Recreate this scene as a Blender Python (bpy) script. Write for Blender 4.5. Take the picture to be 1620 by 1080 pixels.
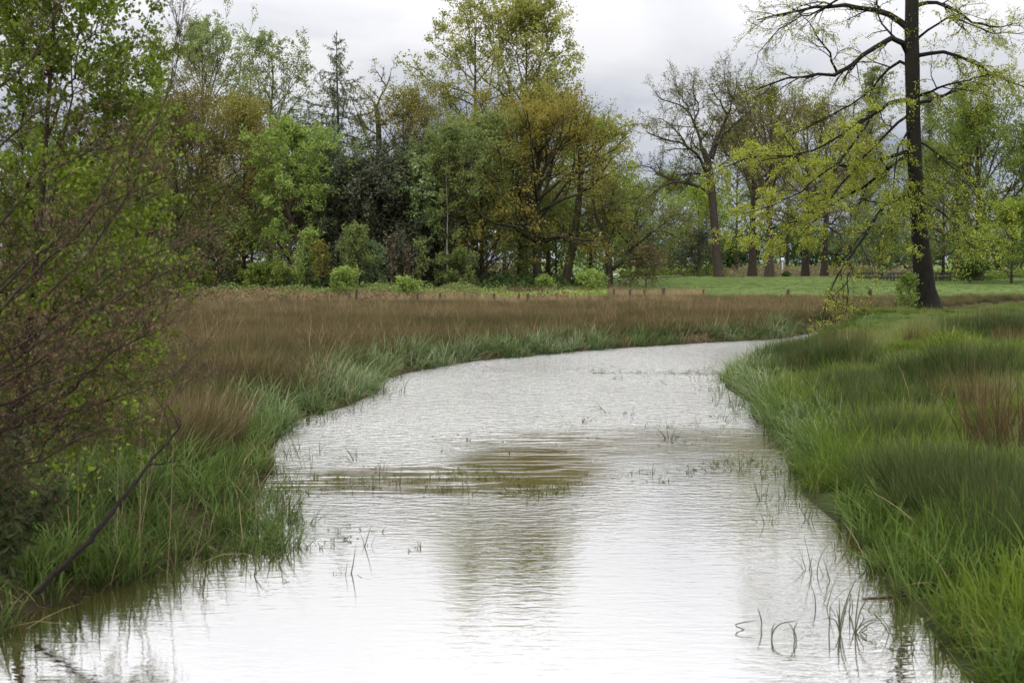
import bpy, math, random
import numpy as np
from mathutils import Vector
sc = bpy.context.scene
for o in list(bpy.data.objects): bpy.data.objects.remove(o, do_unlink=True)

# ------------------------------------------------------------------ camera
F, CX, CY, HY, CAMZ = 2250.0, 810.0, 540.0, 415.0, 3.0
PITCH = math.atan((CY - HY) / F)
cam = bpy.data.cameras.new('camera'); cam_o = bpy.data.objects.new('camera', cam)
sc.collection.objects.link(cam_o); sc.camera = cam_o
cam.sensor_width = 36.0; cam.lens = 36.0 * F / 1620.0
cam.clip_start = 0.1; cam.clip_end = 8000
cam_o.location = (0, 0, CAMZ); cam_o.rotation_euler = (math.pi / 2 - PITCH, 0, 0)
cam.dof.use_dof = True; cam.dof.focus_distance = 32.0; cam.dof.aperture_fstop = 3.6

# ------------------------------------------------------------------ sky and sun
SUN_EL, SUN_AZ = math.radians(48), math.radians(-150)     # behind the camera, to its left
w = bpy.data.worlds.new('World'); sc.world = w; w.use_nodes = True
nt = w.node_tree; N = nt.nodes; LK = nt.links; N.clear()
def nn(t, **kw):
    n = N.new(t)
    for k, v in kw.items(): setattr(n, k, v)
    return n
wo = nn('ShaderNodeOutputWorld'); bg = nn('ShaderNodeBackground'); bg.inputs[1].default_value = 0.1
sky = nn('ShaderNodeTexSky', sky_type='NISHITA'); sky.sun_disc = False
sky.sun_elevation = SUN_EL; sky.sun_rotation = SUN_AZ
tc = nn('ShaderNodeTexCoord'); sep = nn('ShaderNodeSeparateXYZ'); LK.new(tc.outputs['Generated'], sep.inputs[0])
def wmath(op, a, b=None):
    m = nn('ShaderNodeMath', operation=op)
    for i, v in enumerate((a, b)):
        if v is None: continue
        if isinstance(v, (int, float)): m.inputs[i].default_value = v
        else: LK.new(v, m.inputs[i])
    return m.outputs[0]
zc = wmath('MAXIMUM', sep.outputs[2], 0.0)
den = wmath('ADD', zc, 0.22)
cx_ = wmath('DIVIDE', sep.outputs[0], den); cy_ = wmath('DIVIDE', sep.outputs[1], den)
cmb = nn('ShaderNodeCombineXYZ'); LK.new(cx_, cmb.inputs[0]); LK.new(cy_, cmb.inputs[1])
n1 = nn('ShaderNodeTexNoise'); n1.inputs['Scale'].default_value = 1.8; n1.inputs['Detail'].default_value = 7
n1.inputs['Roughness'].default_value = 0.5; n1.inputs['Distortion'].default_value = 0.4
LK.new(cmb.outputs[0], n1.inputs['Vector'])
# shade: heavy blue-grey cloud bases low down, paler and brighter cloud overhead (an overcast sky)
el = nn('ShaderNodeMapRange'); el.interpolation_type = 'SMOOTHSTEP'
el.inputs[1].default_value = 0.06; el.inputs[2].default_value = 0.165; LK.new(sep.outputs[2], el.inputs[0])
sh = wmath('ADD', wmath('MULTIPLY', el.outputs[0], 0.72), wmath('MULTIPLY', wmath('SUBTRACT', n1.outputs[0], 0.5), 1.9))
sh = wmath('ADD', sh, 0.13)
cr = nn('ShaderNodeValToRGB'); e = cr.color_ramp.elements
e[0].position = 0.0; e[0].color = (0.35, 0.39, 0.53, 1)
e[1].position = 0.85; e[1].color = (0.93, 0.92, 0.94, 1)
m_ = e.new(0.4); m_.color = (0.66, 0.68, 0.74, 1)
LK.new(sh, cr.inputs[0])
gain = nn('ShaderNodeMapRange'); gain.inputs[1].default_value = 0.13; gain.inputs[2].default_value = 0.6
gain.inputs[3].default_value = 9.9; gain.inputs[4].default_value = 28.0; LK.new(sep.outputs[2], gain.inputs[0])
vm = nn('ShaderNodeVectorMath', operation='SCALE'); LK.new(cr.outputs[0], vm.inputs[0]); LK.new(gain.outputs[0], vm.inputs['Scale'])
mx = nn('ShaderNodeMix', data_type='RGBA'); mx.inputs[0].default_value = 0.93
LK.new(sky.outputs[0], mx.inputs[6]); LK.new(vm.outputs[0], mx.inputs[7]); LK.new(mx.outputs[2], bg.inputs[0])
LK.new(bg.outputs[0], wo.inputs[0])

sun = bpy.data.lights.new('sun', 'SUN'); sun.energy = 1.2; sun.angle = math.radians(14); sun.color = (1.0, 0.95, 0.88)
sun_o = bpy.data.objects.new('sun', sun); sc.collection.objects.link(sun_o)
sd_ = Vector((math.sin(SUN_AZ) * math.cos(SUN_EL), math.cos(SUN_AZ) * math.cos(SUN_EL), math.sin(SUN_EL)))
sun_o.rotation_euler = sd_.to_track_quat('Z', 'Y').to_euler()

sc.view_settings.view_transform = 'Standard'; sc.view_settings.look = 'None'
sc.view_settings.exposure = 0.0; sc.view_settings.gamma = 1.0; sc.view_settings.use_curve_mapping = False
sc.render.engine = 'CYCLES'
cy = sc.cycles
cy.max_bounces = 4; cy.diffuse_bounces = 2; cy.glossy_bounces = 2; cy.transmission_bounces = 3
cy.transparent_max_bounces = 4; cy.use_denoising = True; cy.use_adaptive_sampling = True; cy.adaptive_threshold = 0.03; cy.adaptive_min_samples = 20
cy.caustics_reflective = False; cy.caustics_refractive = False
cy.sample_clamp_indirect = 6.0

# ------------------------------------------------------------------ projection helpers
cp, sp = math.cos(PITCH), math.sin(PITCH)
def ray(px, py):
    u = (np.asarray(px, float) - CX) / F; v = (CY - np.asarray(py, float)) / F
    return np.stack([u, cp + v * sp, -sp + v * cp], -1)
def at(px, py, Y):
    d = ray(px, py); s = np.asarray(Y, float) / d[..., 1]
    return np.array([0, 0, CAMZ]) + d * s[..., None]
def hit(px, py, z=0.0):
    d = ray(px, py); s = (z - CAMZ) / d[..., 2]
    return np.array([0, 0, CAMZ]) + d * s[..., None]
def to_px(p):
    y = p[..., 1] * cp - (p[..., 2] - CAMZ) * sp; zz = p[..., 1] * sp + (p[..., 2] - CAMZ) * cp
    return CX + F * p[..., 0] / y, CY - F * zz / y

# ------------------------------------------------------------------ the stream's banks
left_px = [(0, 990), (60, 962), (170, 925), (280, 890), (365, 862), (400, 835), (395, 800), (425, 765), (428, 725), (434, 690),
           (470, 662), (555, 641), (592, 622), (572, 610), (640, 590), (700, 579), (748, 571), (830, 563), (905, 556), (1000, 549), (1100, 543), (1190, 538), (1240, 535)]
right_px = [(1540, 1082), (1505, 1030), (1470, 985), (1420, 925), (1380, 882), (1335, 832), (1292, 800), (1266, 765), (1262, 722), (1228, 690),
            (1192, 660), (1190, 638), (1158, 620), (1144, 604), (1164, 588), (1212, 562), (1250, 544)]
LB = [(-9.5, -45), (-8, -10), (-6.4, 2), (-5.6, 7), (-4.9, 10.2)] + [tuple(hit(*p)[:2]) for p in left_px] + \
     [(13.2, 61.5), (17.5, 70), (23, 82), (29, 92), (36, 98.5), (50, 103), (110, 112)]
RB = [(7.5, -45), (6, -10), (4.4, 2), (3.6, 7)] + [tuple(hit(*p)[:2]) for p in right_px] + \
     [(12.6, 57.6), (15.2, 61.0), (19.4, 65.5), (25, 75), (31, 86), (38, 92.3), (50, 96.5), (110, 105)]
def chaikin(p, it=2):
    p = np.array(p, float)
    for _ in range(it):
        a = p[:-1] * 0.75 + p[1:] * 0.25; b = p[:-1] * 0.25 + p[1:] * 0.75
        q = np.empty((2 * len(a), 2)); q[0::2] = a; q[1::2] = b
        p = np.vstack([p[:1], q, p[-1:]])
    return p
LBs, RBs = chaikin(LB), chaikin(RB)
POLY = np.vstack([LBs, RBs[::-1]])
def line_dist(P, L):
    out = np.full(len(P), 1e9)
    for a, b in zip(L[:-1], L[1:]):
        ab = b - a; t = np.clip(((P - a) @ ab) / (ab @ ab + 1e-12), 0, 1)
        d = P - (a + t[:, None] * ab); out = np.minimum(out, np.einsum('ij,ij->i', d, d))
    return np.sqrt(out)
def inside(P, G):
    r = np.zeros(len(P), bool); x, y = P[:, 0], P[:, 1]
    for (x1, y1), (x2, y2) in zip(G, np.roll(G, -1, 0)):
        if y1 == y2: continue
        c = ((y1 > y) != (y2 > y)) & (x < (x2 - x1) * (y - y1) / (y2 - y1) + x1); r ^= c
    return r
def shore(P):
    dl, dr = line_dist(P, LBs), line_dist(P, RBs); i = inside(P, POLY)
    d = np.minimum(dl, dr)
    return np.where(i, -d, d), dl < dr        # signed distance (+ on land), True on the left/far bank
def sstep(a, b, x):
    t = np.clip((x - a) / (b - a), 0, 1); return t * t * (3 - 2 * t)
_R = np.random.default_rng(5)
_W = [(_R.uniform(-1, 1, 2) * f, _R.uniform(0, 6.28)) for f in (0.35, 0.5, 0.8, 1.3, 1.9, 2.6)]
def wob(P, k=1.0):
    s = 0
    for i, (d, ph) in enumerate(_W): s = s + np.sin((P * k) @ d + ph) / (1 + i * 0.5)
    return s / 3.0
def vnoise(P, f=1.0, seed=0, octv=3):
    P = np.asarray(P, float); s = 0; amp = 1.0; tot = 0
    for o_ in range(octv):
        q = P * f * 2 ** o_ + 37.7 * (seed + 1) + 11.3 * o_; i_ = np.floor(q).astype(np.int64); u = q - i_; u = u * u * (3 - 2 * u)
        def hsh(ix, iy):
            n_ = (ix * 374761393 + iy * 668265263 + seed * 974711) & 0x7fffffff; n_ = ((n_ ^ (n_ >> 13)) * 1274126177) & 0x7fffffff
            return ((n_ ^ (n_ >> 16)) & 0xffff) / 65535.0
        a = hsh(i_[:, 0], i_[:, 1]); b = hsh(i_[:, 0] + 1, i_[:, 1]); c = hsh(i_[:, 0], i_[:, 1] + 1); d = hsh(i_[:, 0] + 1, i_[:, 1] + 1)
        s = s + amp * ((a * (1 - u[:, 0]) + b * u[:, 0]) * (1 - u[:, 1]) + (c * (1 - u[:, 0]) + d * u[:, 0]) * u[:, 1]); tot += amp; amp *= 0.55
    return s / tot          # about 0.2 to 0.8
def gz(P):
    P = np.atleast_2d(np.asarray(P, float))[:, :2]
    d, lf = shore(P)
    zl = 0.36 * sstep(-0.1, 1.3, d) + 0.05 * wob(P) * sstep(1, 4, d) + 0.12 * sstep(85, 125, P[:, 1]) + 0.5 * sstep(106, 150, P[:, 1]) * sstep(4, 12, P[:, 0])
    zr = 0.12 * sstep(-0.1, 0.8, d) + 0.78 * sstep(0.6 + 1.0 * sstep(38, 46, P[:, 1]) * (1 - sstep(49, 54, P[:, 1])), 6.0 - 3.2 * sstep(48, 55, P[:, 1]), d) + 0.09 * wob(P, 1.3) * sstep(0.8, 3, d) + 0.6 * (vnoise(P, 0.55, 3) - 0.5) * sstep(0.6, 2.5, d)
    z = np.where(lf, zl, zr); z = np.where(d < 0, -0.7 * sstep(0, 1.6, -d), z)
    x, y = P[:, 0], P[:, 1]
    z = z + 0.5 * np.exp(-((y - 153) / 7) ** 2) * sstep(10, 18, x) * (1 - sstep(34, 42, x))   # the oaks' mound
    z = z + np.where(d > 0, 0.38 * np.exp(-((x - 13.2) / 2.6) ** 2 - ((y - 56.6) / 2.6) ** 2), 0) * sstep(0.0, 0.8, d) * (~lf)
    z = z + 0.06 * wob(P, 0.1) * sstep(110, 160, y) + 2.5 * sstep(400, 1200, y)
    return z

# ------------------------------------------------------------------ mesh helpers
C = sc.collection
def mesh_np(name, V, Q=None, T=None, smooth=False, attrs=None):
    me = bpy.data.meshes.new(name); V = np.asarray(V, np.float32)
    Q = np.zeros((0, 4), np.int32) if Q is None else np.asarray(Q, np.int32)
    T = np.zeros((0, 3), np.int32) if T is None else np.asarray(T, np.int32)
    me.vertices.add(len(V)); me.vertices.foreach_set('co', V.ravel())
    nq, ntr = len(Q), len(T)
    me.loops.add(nq * 4 + ntr * 3); me.loops.foreach_set('vertex_index', np.concatenate([Q.ravel(), T.ravel()]).astype(np.int32))
    me.polygons.add(nq + ntr)
    st = np.concatenate([np.arange(nq) * 4, nq * 4 + np.arange(ntr) * 3]).astype(np.int32)
    me.polygons.foreach_set('loop_start', st)
    if smooth: me.polygons.foreach_set('use_smooth', np.ones(nq + ntr, bool))
    for k, a in (attrs or {}).items():
        at_ = me.attributes.new(k, 'FLOAT', 'POINT'); at_.data.foreach_set('value', np.asarray(a, np.float32))
    me.update(calc_edges=True); me.validate()
    return me
def obj(name, me, mat, parent=None, link=True):
    o = bpy.data.objects.new(name, me); me.materials.append(mat) if not me.materials else None
    if link: C.objects.link(o)
    if parent: o.parent = parent
    return o
def tag(o, label=None, cat=None, group=None, kind=None):
    if label: o['label'] = label
    if cat: o['category'] = cat
    if group: o['group'] = group
    if kind: o['kind'] = kind
    return o
def empty(name, loc, label, cat, group=None):
    o = bpy.data.objects.new(name, None); C.objects.link(o); o.location = loc; o.empty_display_size = 0.2
    return tag(o, label, cat, group)
class MB:
    def __init__(s): s.V = []; s.Q = []; s.T = []; s.n = 0
    def add(s, V, Q=None, T=None):
        V = np.asarray(V, float).reshape(-1, 3)
        if Q is not None and len(Q): s.Q.append(np.asarray(Q) + s.n)
        if T is not None and len(T): s.T.append(np.asarray(T) + s.n)
        s.V.append(V); s.n += len(V)
    def build(s, name, mat, parent=None, smooth=False):
        me = mesh_np(name, np.vstack(s.V), np.vstack(s.Q) if s.Q else None, np.vstack(s.T) if s.T else None, smooth)
        return obj(name, me, mat, parent)
def nrm(v): return v / (np.linalg.norm(v, axis=-1, keepdims=True) + 1e-12)
def tubes(P, R, k, rough=0.0, rng=None):
    """batch of tapered tubes: P [N,S,3], R [N,S] -> verts, quads (open ends; tips taper)"""
    n, S, _ = P.shape
    T = nrm(np.gradient(P, axis=1)); mean = nrm(T.mean(1))
    ref = np.where(np.abs(mean[:, 2:3]) > 0.75, np.array([[1.0, 0.05, 0]]), np.array([[0.05, 0.03, 1.0]]))
    U = nrm(np.cross(T, ref[:, None, :])); W = np.cross(T, U)
    a = np.arange(k) * 2 * math.pi / k
    Rr = R[..., None]
    if rough and rng is not None: Rr = Rr * (1 + rough * rng.normal(size=(n, S, k)))
    V = P[:, :, None, :] + (U[:, :, None, :] * np.cos(a)[None, None, :, None] + W[:, :, None, :] * np.sin(a)[None, None, :, None]) * Rr[..., None]
    i = np.arange(n)[:, None, None] * S * k + np.arange(S - 1)[None, :, None] * k
    j = np.arange(k)[None, None, :]; j2 = (j + 1) % k
    Q = np.stack([i + j, i + j2, i + k + j2, i + k + j], -1).reshape(-1, 4)
    return V.reshape(-1, 3), Q
def box(x0, x1, y0, y1, z0, z1):
    V = [(x, y, z) for z in (z0, z1) for y in (y0, y1) for x in (x0, x1)]
    return V, [(0, 2, 3, 1), (4, 5, 7, 6), (0, 1, 5, 4), (2, 6, 7, 3), (0, 4, 6, 2), (1, 3, 7, 5)]
def resample(pts, S):
    pts = np.asarray(pts, float)
    for _ in range(2):
        a = pts[:-1] * 0.75 + pts[1:] * 0.25; b = pts[:-1] * 0.25 + pts[1:] * 0.75
        q = np.empty((2 * len(a), 3)); q[0::2] = a; q[1::2] = b; pts = np.vstack([pts[:1], q, pts[-1:]])
    d = np.r_[0, np.cumsum(np.linalg.norm(np.diff(pts, axis=0), axis=1))]
    t = np.linspace(0, d[-1], S)
    return np.stack([np.interp(t, d, pts[:, i]) for i in range(3)], 1)
def sample_on(P, R, pi, t):
    S = P.shape[1]; f = np.clip(t, 0, 0.9999) * (S - 1); i = f.astype(int); fr = (f - i)[:, None]
    p = P[pi, i] * (1 - fr) + P[pi, i + 1] * fr
    r = R[pi, i] * (1 - fr[:, 0]) + R[pi, i + 1] * fr[:, 0]
    return p, r, nrm(P[pi, i + 1] - P[pi, i])
def sprout(P, R, rng, n, t0, t1, ang, length, S=5, wobble=0.2, up=0.0, rr=0.6, rmin=0.008, asd=10, rtip=0.35, flat=0.0, bias=None):
    """children of every branch in P. ang (deg at t0, deg at t1); length: callable(pos, ang, t, pi) or array factor of the parent's length"""
    M = len(P); pi = np.repeat(np.arange(M), n); k = np.tile(np.arange(n), M)
    t = t0 + (t1 - t0) * (k + rng.random(M * n)) / n
    p, r, T = sample_on(P, R, pi, t)
    tt = (t - t0) / max(t1 - t0, 1e-6)
    a = np.radians(ang[0] + (ang[1] - ang[0]) * tt + rng.normal(0, asd, M * n))
    az = k * 2.39996 + np.repeat(rng.random(M) * 6.28, n) + rng.normal(0, 0.5, M * n)
    ref = np.where(np.abs(T[:, 2:3]) > 0.9, np.array([[1.0, 0, 0]]), np.array([[0, 0, 1.0]]))
    U = nrm(np.cross(T, ref)); W = np.cross(U, T)
    D = np.cos(a)[:, None] * T + np.sin(a)[:, None] * (np.cos(az)[:, None] * U + (1 - flat) * np.sin(az)[:, None] * W)
    if bias is not None: D = D + np.asarray(bias)
    D = nrm(D)
    if callable(length): L = length(p, a, t, pi)
    else:
        plen = np.linalg.norm(np.diff(P, axis=1), axis=2).sum(1)
        L = plen[pi] * length * (1.1 - 0.55 * tt) * rng.uniform(0.7, 1.25, M * n)
    Q = np.empty((M * n, S, 3)); Q[:, 0] = p; d = D
    for s in range(1, S):
        d = nrm(d + rng.normal(0, wobble, d.shape) + np.array([0, 0, up]) * (s / S)); Q[:, s] = Q[:, s - 1] + d * (L / (S - 1))[:, None]
    rb = np.maximum(np.minimum(r * rr, L * 0.03 + 0.01), rmin)
    Rn = rb[:, None] * (1 - (1 - rtip) * np.linspace(0, 1, S)[None, :])
    return Q, np.maximum(Rn, rmin * 0.6)
def leaves_at(c, size, rng, droop=0.0, aspect=0.62, up=0.35):
    n = len(c); a = rng.normal(size=(n, 3)); a[:, 2] -= droop; a = nrm(a)
    nm = nrm(rng.normal(size=(n, 3)) + np.array([0, 0, up * 2])); b = nrm(np.cross(a, nm))
    s = size * rng.uniform(0.6, 1.3, n)[:, None]
    fold = np.cross(a, b) * s * 0.12
    V = np.stack([c - a * s * 0.5, c - a * s * 0.08 + b * s * aspect * 0.5 + fold, c + a * s * 0.5, c - a * s * 0.08 - b * s * aspect * 0.5 + fold], 1)
    return V.reshape(-1, 3), np.arange(n * 4).reshape(n, 4)
def leaf_points(P, rng, n, t0=0.15, jit=0.1, z_bias=None):
    M = len(P); pi = rng.integers(0, M, n); t = t0 + (1 - t0) * rng.random(n) ** 0.8
    p, _, _ = sample_on(P, np.ones(P.shape[:2]), pi, t)
    return p + rng.normal(0, jit, p.shape)

# ------------------------------------------------------------------ materials
def new_mat(name):
    m = bpy.data.materials.new(name); m.use_nodes = True; t = m.node_tree; t.nodes.clear()
    return m, t, t.nodes, t.links
def ramp(nodes, stops):
    r = nodes.new('ShaderNodeValToRGB'); el = r.color_ramp.elements
    while len(el) < len(stops): el.new(0.5)
    for e_, (p, c) in zip(el, stops): e_.position = p; e_.color = (*c, 1)
    return r
_mc = {}
def leaf_mat(name, cols, trans=0.35, noise=0.22, rough=0.6, spec=0.12):
    """cols: two or three linear colours, picked per leaf; slow noise shifts whole boughs"""
    if name in _mc: return _mc[name]
    m, t, nd, lk = new_mat(name)
    g = nd.new('ShaderNodeNewGeometry'); tcn = nd.new('ShaderNodeTexCoord')
    nz = nd.new('ShaderNodeTexNoise'); nz.inputs['Scale'].default_value = noise; nz.inputs['Detail'].default_value = 3
    lk.new(tcn.outputs['Object'], nz.inputs['Vector'])
    a = nd.new('ShaderNodeMath'); a.operation = 'MULTIPLY_ADD'; a.inputs[1].default_value = 0.55
    lk.new(g.outputs['Random Per Island'], a.inputs[0])
    b = nd.new('ShaderNodeMath'); b.operation = 'MULTIPLY_ADD'; b.inputs[1].default_value = 1.5; b.inputs[2].default_value = -0.52
    lk.new(nz.outputs[0], b.inputs[0]); lk.new(b.outputs[0], a.inputs[2])
    r = ramp(nd, [(i / (len(cols) - 1), c) for i, c in enumerate(cols)]); lk.new(a.outputs[0], r.inputs[0])
    p = nd.new('ShaderNodeBsdfPrincipled'); p.inputs['Roughness'].default_value = rough; p.inputs['Specular IOR Level'].default_value = spec
    tr = nd.new('ShaderNodeBsdfTranslucent'); mxs = nd.new('ShaderNodeMixShader'); mxs.inputs[0].default_value = trans
    lk.new(r.outputs[0], p.inputs['Base Color']); lk.new(r.outputs[0], tr.inputs['Color'])
    lk.new(p.outputs[0], mxs.inputs[1]); lk.new(tr.outputs[0], mxs.inputs[2])
    o = nd.new('ShaderNodeOutputMaterial'); lk.new(mxs.outputs[0], o.inputs[0]); _mc[name] = m
    return m
def bark_mat(name, c1, c2, scale=3.0, moss=None, bump=0.5):
    if name in _mc: return _mc[name]
    m, t, nd, lk = new_mat(name)
    tcn = nd.new('ShaderNodeTexCoord'); mp = nd.new('ShaderNodeMapping'); mp.inputs['Scale'].default_value = (scale * 4, scale * 4, scale)
    lk.new(tcn.outputs['Object'], mp.inputs[0])
    nz = nd.new('ShaderNodeTexNoise'); nz.inputs['Scale'].default_value = 1.0; nz.inputs['Detail'].default_value = 8; nz.inputs['Roughness'].default_value = 0.65
    lk.new(mp.outputs[0], nz.inputs['Vector'])
    r = ramp(nd, [(0.3, c1), (0.7, c2)]); lk.new(nz.outputs[0], r.inputs[0]); col = r.outputs[0]
    if moss:
        n2 = nd.new('ShaderNodeTexNoise'); n2.inputs['Scale'].default_value = 0.9; n2.inputs['Detail'].default_value = 5; lk.new(tcn.outputs['Object'], n2.inputs['Vector'])
        r2 = ramp(nd, [(0.45, (0, 0, 0)), (0.62, (1, 1, 1))]); lk.new(n2.outputs[0], r2.inputs[0])
        mm = nd.new('ShaderNodeMix'); mm.data_type = 'RGBA'; lk.new(r2.outputs[0], mm.inputs[0]); lk.new(col, mm.inputs[6]); mm.inputs[7].default_value = (*moss, 1)
        col = mm.outputs[2]
    p = nd.new('ShaderNodeBsdfPrincipled'); p.inputs['Roughness'].default_value = 0.85; p.inputs['Specular IOR Level'].default_value = 0.2
    lk.new(col, p.inputs['Base Color'])
    bp = nd.new('ShaderNodeBump'); bp.inputs['Strength'].default_value = bump; bp.inputs['Distance'].default_value = 0.05
    lk.new(nz.outputs[0], bp.inputs['Height']); lk.new(bp.outputs[0], p.inputs['Normal'])
    o = nd.new('ShaderNodeOutputMaterial'); lk.new(p.outputs[0], o.inputs[0]); _mc[name] = m
    return m
def blade_mat(name, base, tips, trans=0.3, rough=0.45, spec=0.3, mid=0.55):
    """blade colour from foot to tip; tips: two or three colours picked per blade and shifted by the clump's own tint"""
    m, t, nd, lk = new_mat(name)
    g = nd.new('ShaderNodeNewGeometry'); hh = nd.new('ShaderNodeAttribute'); hh.attribute_name = 'hh'
    ti = nd.new('ShaderNodeAttribute'); ti.attribute_name = 'tint'; ti.attribute_type = 'INSTANCER'
    a = nd.new('ShaderNodeMath'); a.operation = 'MULTIPLY_ADD'; a.inputs[1].default_value = 0.4
    lk.new(g.outputs['Random Per Island'], a.inputs[0]); 
    b = nd.new('ShaderNodeMath'); b.operation = 'MULTIPLY'; b.inputs[1].default_value = 0.6
    lk.new(ti.outputs['Fac'], b.inputs[0]); lk.new(b.outputs[0], a.inputs[2])
    r = ramp(nd, [(i / (len(tips) - 1), c) for i, c in enumerate(tips)]); lk.new(a.outputs[0], r.inputs[0])
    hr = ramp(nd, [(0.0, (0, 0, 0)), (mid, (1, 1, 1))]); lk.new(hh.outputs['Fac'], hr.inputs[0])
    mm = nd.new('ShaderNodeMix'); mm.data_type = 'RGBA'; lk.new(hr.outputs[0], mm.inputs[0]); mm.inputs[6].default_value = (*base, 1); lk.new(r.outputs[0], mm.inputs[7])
    p = nd.new('ShaderNodeBsdfPrincipled'); p.inputs['Roughness'].default_value = rough; p.inputs['Specular IOR Level'].default_value = spec
    tr = nd.new('ShaderNodeBsdfTranslucent'); mxs = nd.new('ShaderNodeMixShader'); mxs.inputs[0].default_value = trans
    lk.new(mm.outputs[2], p.inputs['Base Color']); lk.new(mm.outputs[2], tr.inputs['Color'])
    lk.new(p.outputs[0], mxs.inputs[1]); lk.new(tr.outputs[0], mxs.inputs[2])
    o = nd.new('ShaderNodeOutputMaterial'); lk.new(mxs.outputs[0], o.inputs[0])
    return m
def plain(name, col, rough=0.8, var=0.25, scale=6.0):
    if name in _mc: return _mc[name]
    m, t, nd, lk = new_mat(name)
    tcn = nd.new('ShaderNodeTexCoord'); nz = nd.new('ShaderNodeTexNoise'); nz.inputs['Scale'].default_value = scale; nz.inputs['Detail'].default_value = 5
    lk.new(tcn.outputs['Object'], nz.inputs['Vector'])
    r = ramp(nd, [(0.3, tuple(c * (1 - var) for c in col)), (0.7, tuple(min(1, c * (1 + var)) for c in col))]); lk.new(nz.outputs[0], r.inputs[0])
    p = nd.new('ShaderNodeBsdfPrincipled'); p.inputs['Roughness'].default_value = rough; lk.new(r.outputs[0], p.inputs['Base Color'])
    o = nd.new('ShaderNodeOutputMaterial'); lk.new(p.outputs[0], o.inputs[0]); _mc[name] = m
    return m

# ------------------------------------------------------------------ ground
def axis(segs):
    out = []
    for a, b, s in segs: out += list(np.arange(a, b, s))
    return np.array(out + [segs[-1][1]])
gx = axis([(-1500, -400, 220), (-400, -100, 50), (-100, -46, 6), (-46, -12, 1.1), (-12, 24, 0.45), (24, 60, 0.9), (60, 120, 6), (120, 400, 40), (400, 1500, 220)])
gy = axis([(-60, -10, 5), (-10, 6, 0.8), (6, 66, 0.45), (66, 112, 0.9), (112, 165, 1.3), (165, 400, 12), (400, 1000, 60), (1000, 3500, 250)])
XX, YY = np.meshgrid(gx, gy); PP = np.stack([XX.ravel(), YY.ravel()], 1)
sdv, lfv = shore(PP); Z = gz(PP)
nx, ny = len(gx), len(gy)
i = (np.arange(ny - 1)[:, None] * nx + np.arange(nx - 1)[None, :])
Qg = np.stack([i, i + 1, i + 1 + nx, i + nx], -1).reshape(-1, 4)
fieldm = sstep(106, 112, PP[:, 1] + 0.8 * wob(PP, .6)) * sstep(5, 12, PP[:, 0])
rightm = np.where(lfv, 0.0, 1.0)
mudm = 1 - sstep(-0.3, 0.7, sdv)
me = mesh_np('ground', np.column_stack([PP, Z]), Qg, smooth=True, attrs={'field': fieldm, 'right_bank': rightm, 'mud': mudm})
m, t, nd, lk = new_mat('ground_earth')
tcn = nd.new('ShaderNodeTexCoord')
def tex(scale, detail=6):
    z_ = nd.new('ShaderNodeTexNoise'); z_.inputs['Scale'].default_value = scale; z_.inputs['Detail'].default_value = detail; lk.new(tcn.outputs['Object'], z_.inputs['Vector']); return z_
def attr(nm):
    a_ = nd.new('ShaderNodeAttribute'); a_.attribute_name = nm; return a_.outputs['Fac']
def mixc(f, a_, b_):
    x_ = nd.new('ShaderNodeMix'); x_.data_type = 'RGBA'; lk.new(f, x_.inputs[0]); lk.new(a_, x_.inputs[6]); lk.new(b_, x_.inputs[7]); return x_.outputs[2]
nA, nB = tex(2.2), tex(0.12, 4)
soil = ramp(nd, [(0.3, (0.035, 0.03, 0.013)), (0.7, (0.07, 0.055, 0.026))]); lk.new(nA.outputs[0], soil.inputs[0])
turf = ramp(nd, [(0.3, (0.03, 0.055, 0.012)), (0.7, (0.06, 0.10, 0.022))]); lk.new(nA.outputs[0], turf.inputs[0])
fld = ramp(nd, [(0.35, (0.078, 0.118, 0.033)), (0.65, (0.112, 0.155, 0.046))]); lk.new(nB.outputs[0], fld.inputs[0])
mud = ramp(nd, [(0.3, (0.014, 0.013, 0.007)), (0.7, (0.032, 0.028, 0.015))]); lk.new(nA.outputs[0], mud.inputs[0])
c_ = mixc(attr('right_bank'), soil.outputs[0], turf.outputs[0]); c_ = mixc(attr('field'), c_, fld.outputs[0]); c_ = mixc(attr('mud'), c_, mud.outputs[0])
p = nd.new('ShaderNodeBsdfPrincipled'); p.inputs['Roughness'].default_value = 0.95; p.inputs['Specular IOR Level'].default_value = 0.05; lk.new(c_, p.inputs['Base Color'])
bp = nd.new('ShaderNodeBump'); bp.inputs['Strength'].default_value = 0.6; bp.inputs['Distance'].default_value = 0.1; lk.new(tex(6).outputs[0], bp.inputs['Height']); lk.new(bp.outputs[0], p.inputs['Normal'])
o = nd.new('ShaderNodeOutputMaterial'); lk.new(p.outputs[0], o.inputs[0])
tag(obj('ground', me, m), 'wet meadow ground with green and brown banks', kind='structure')

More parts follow.
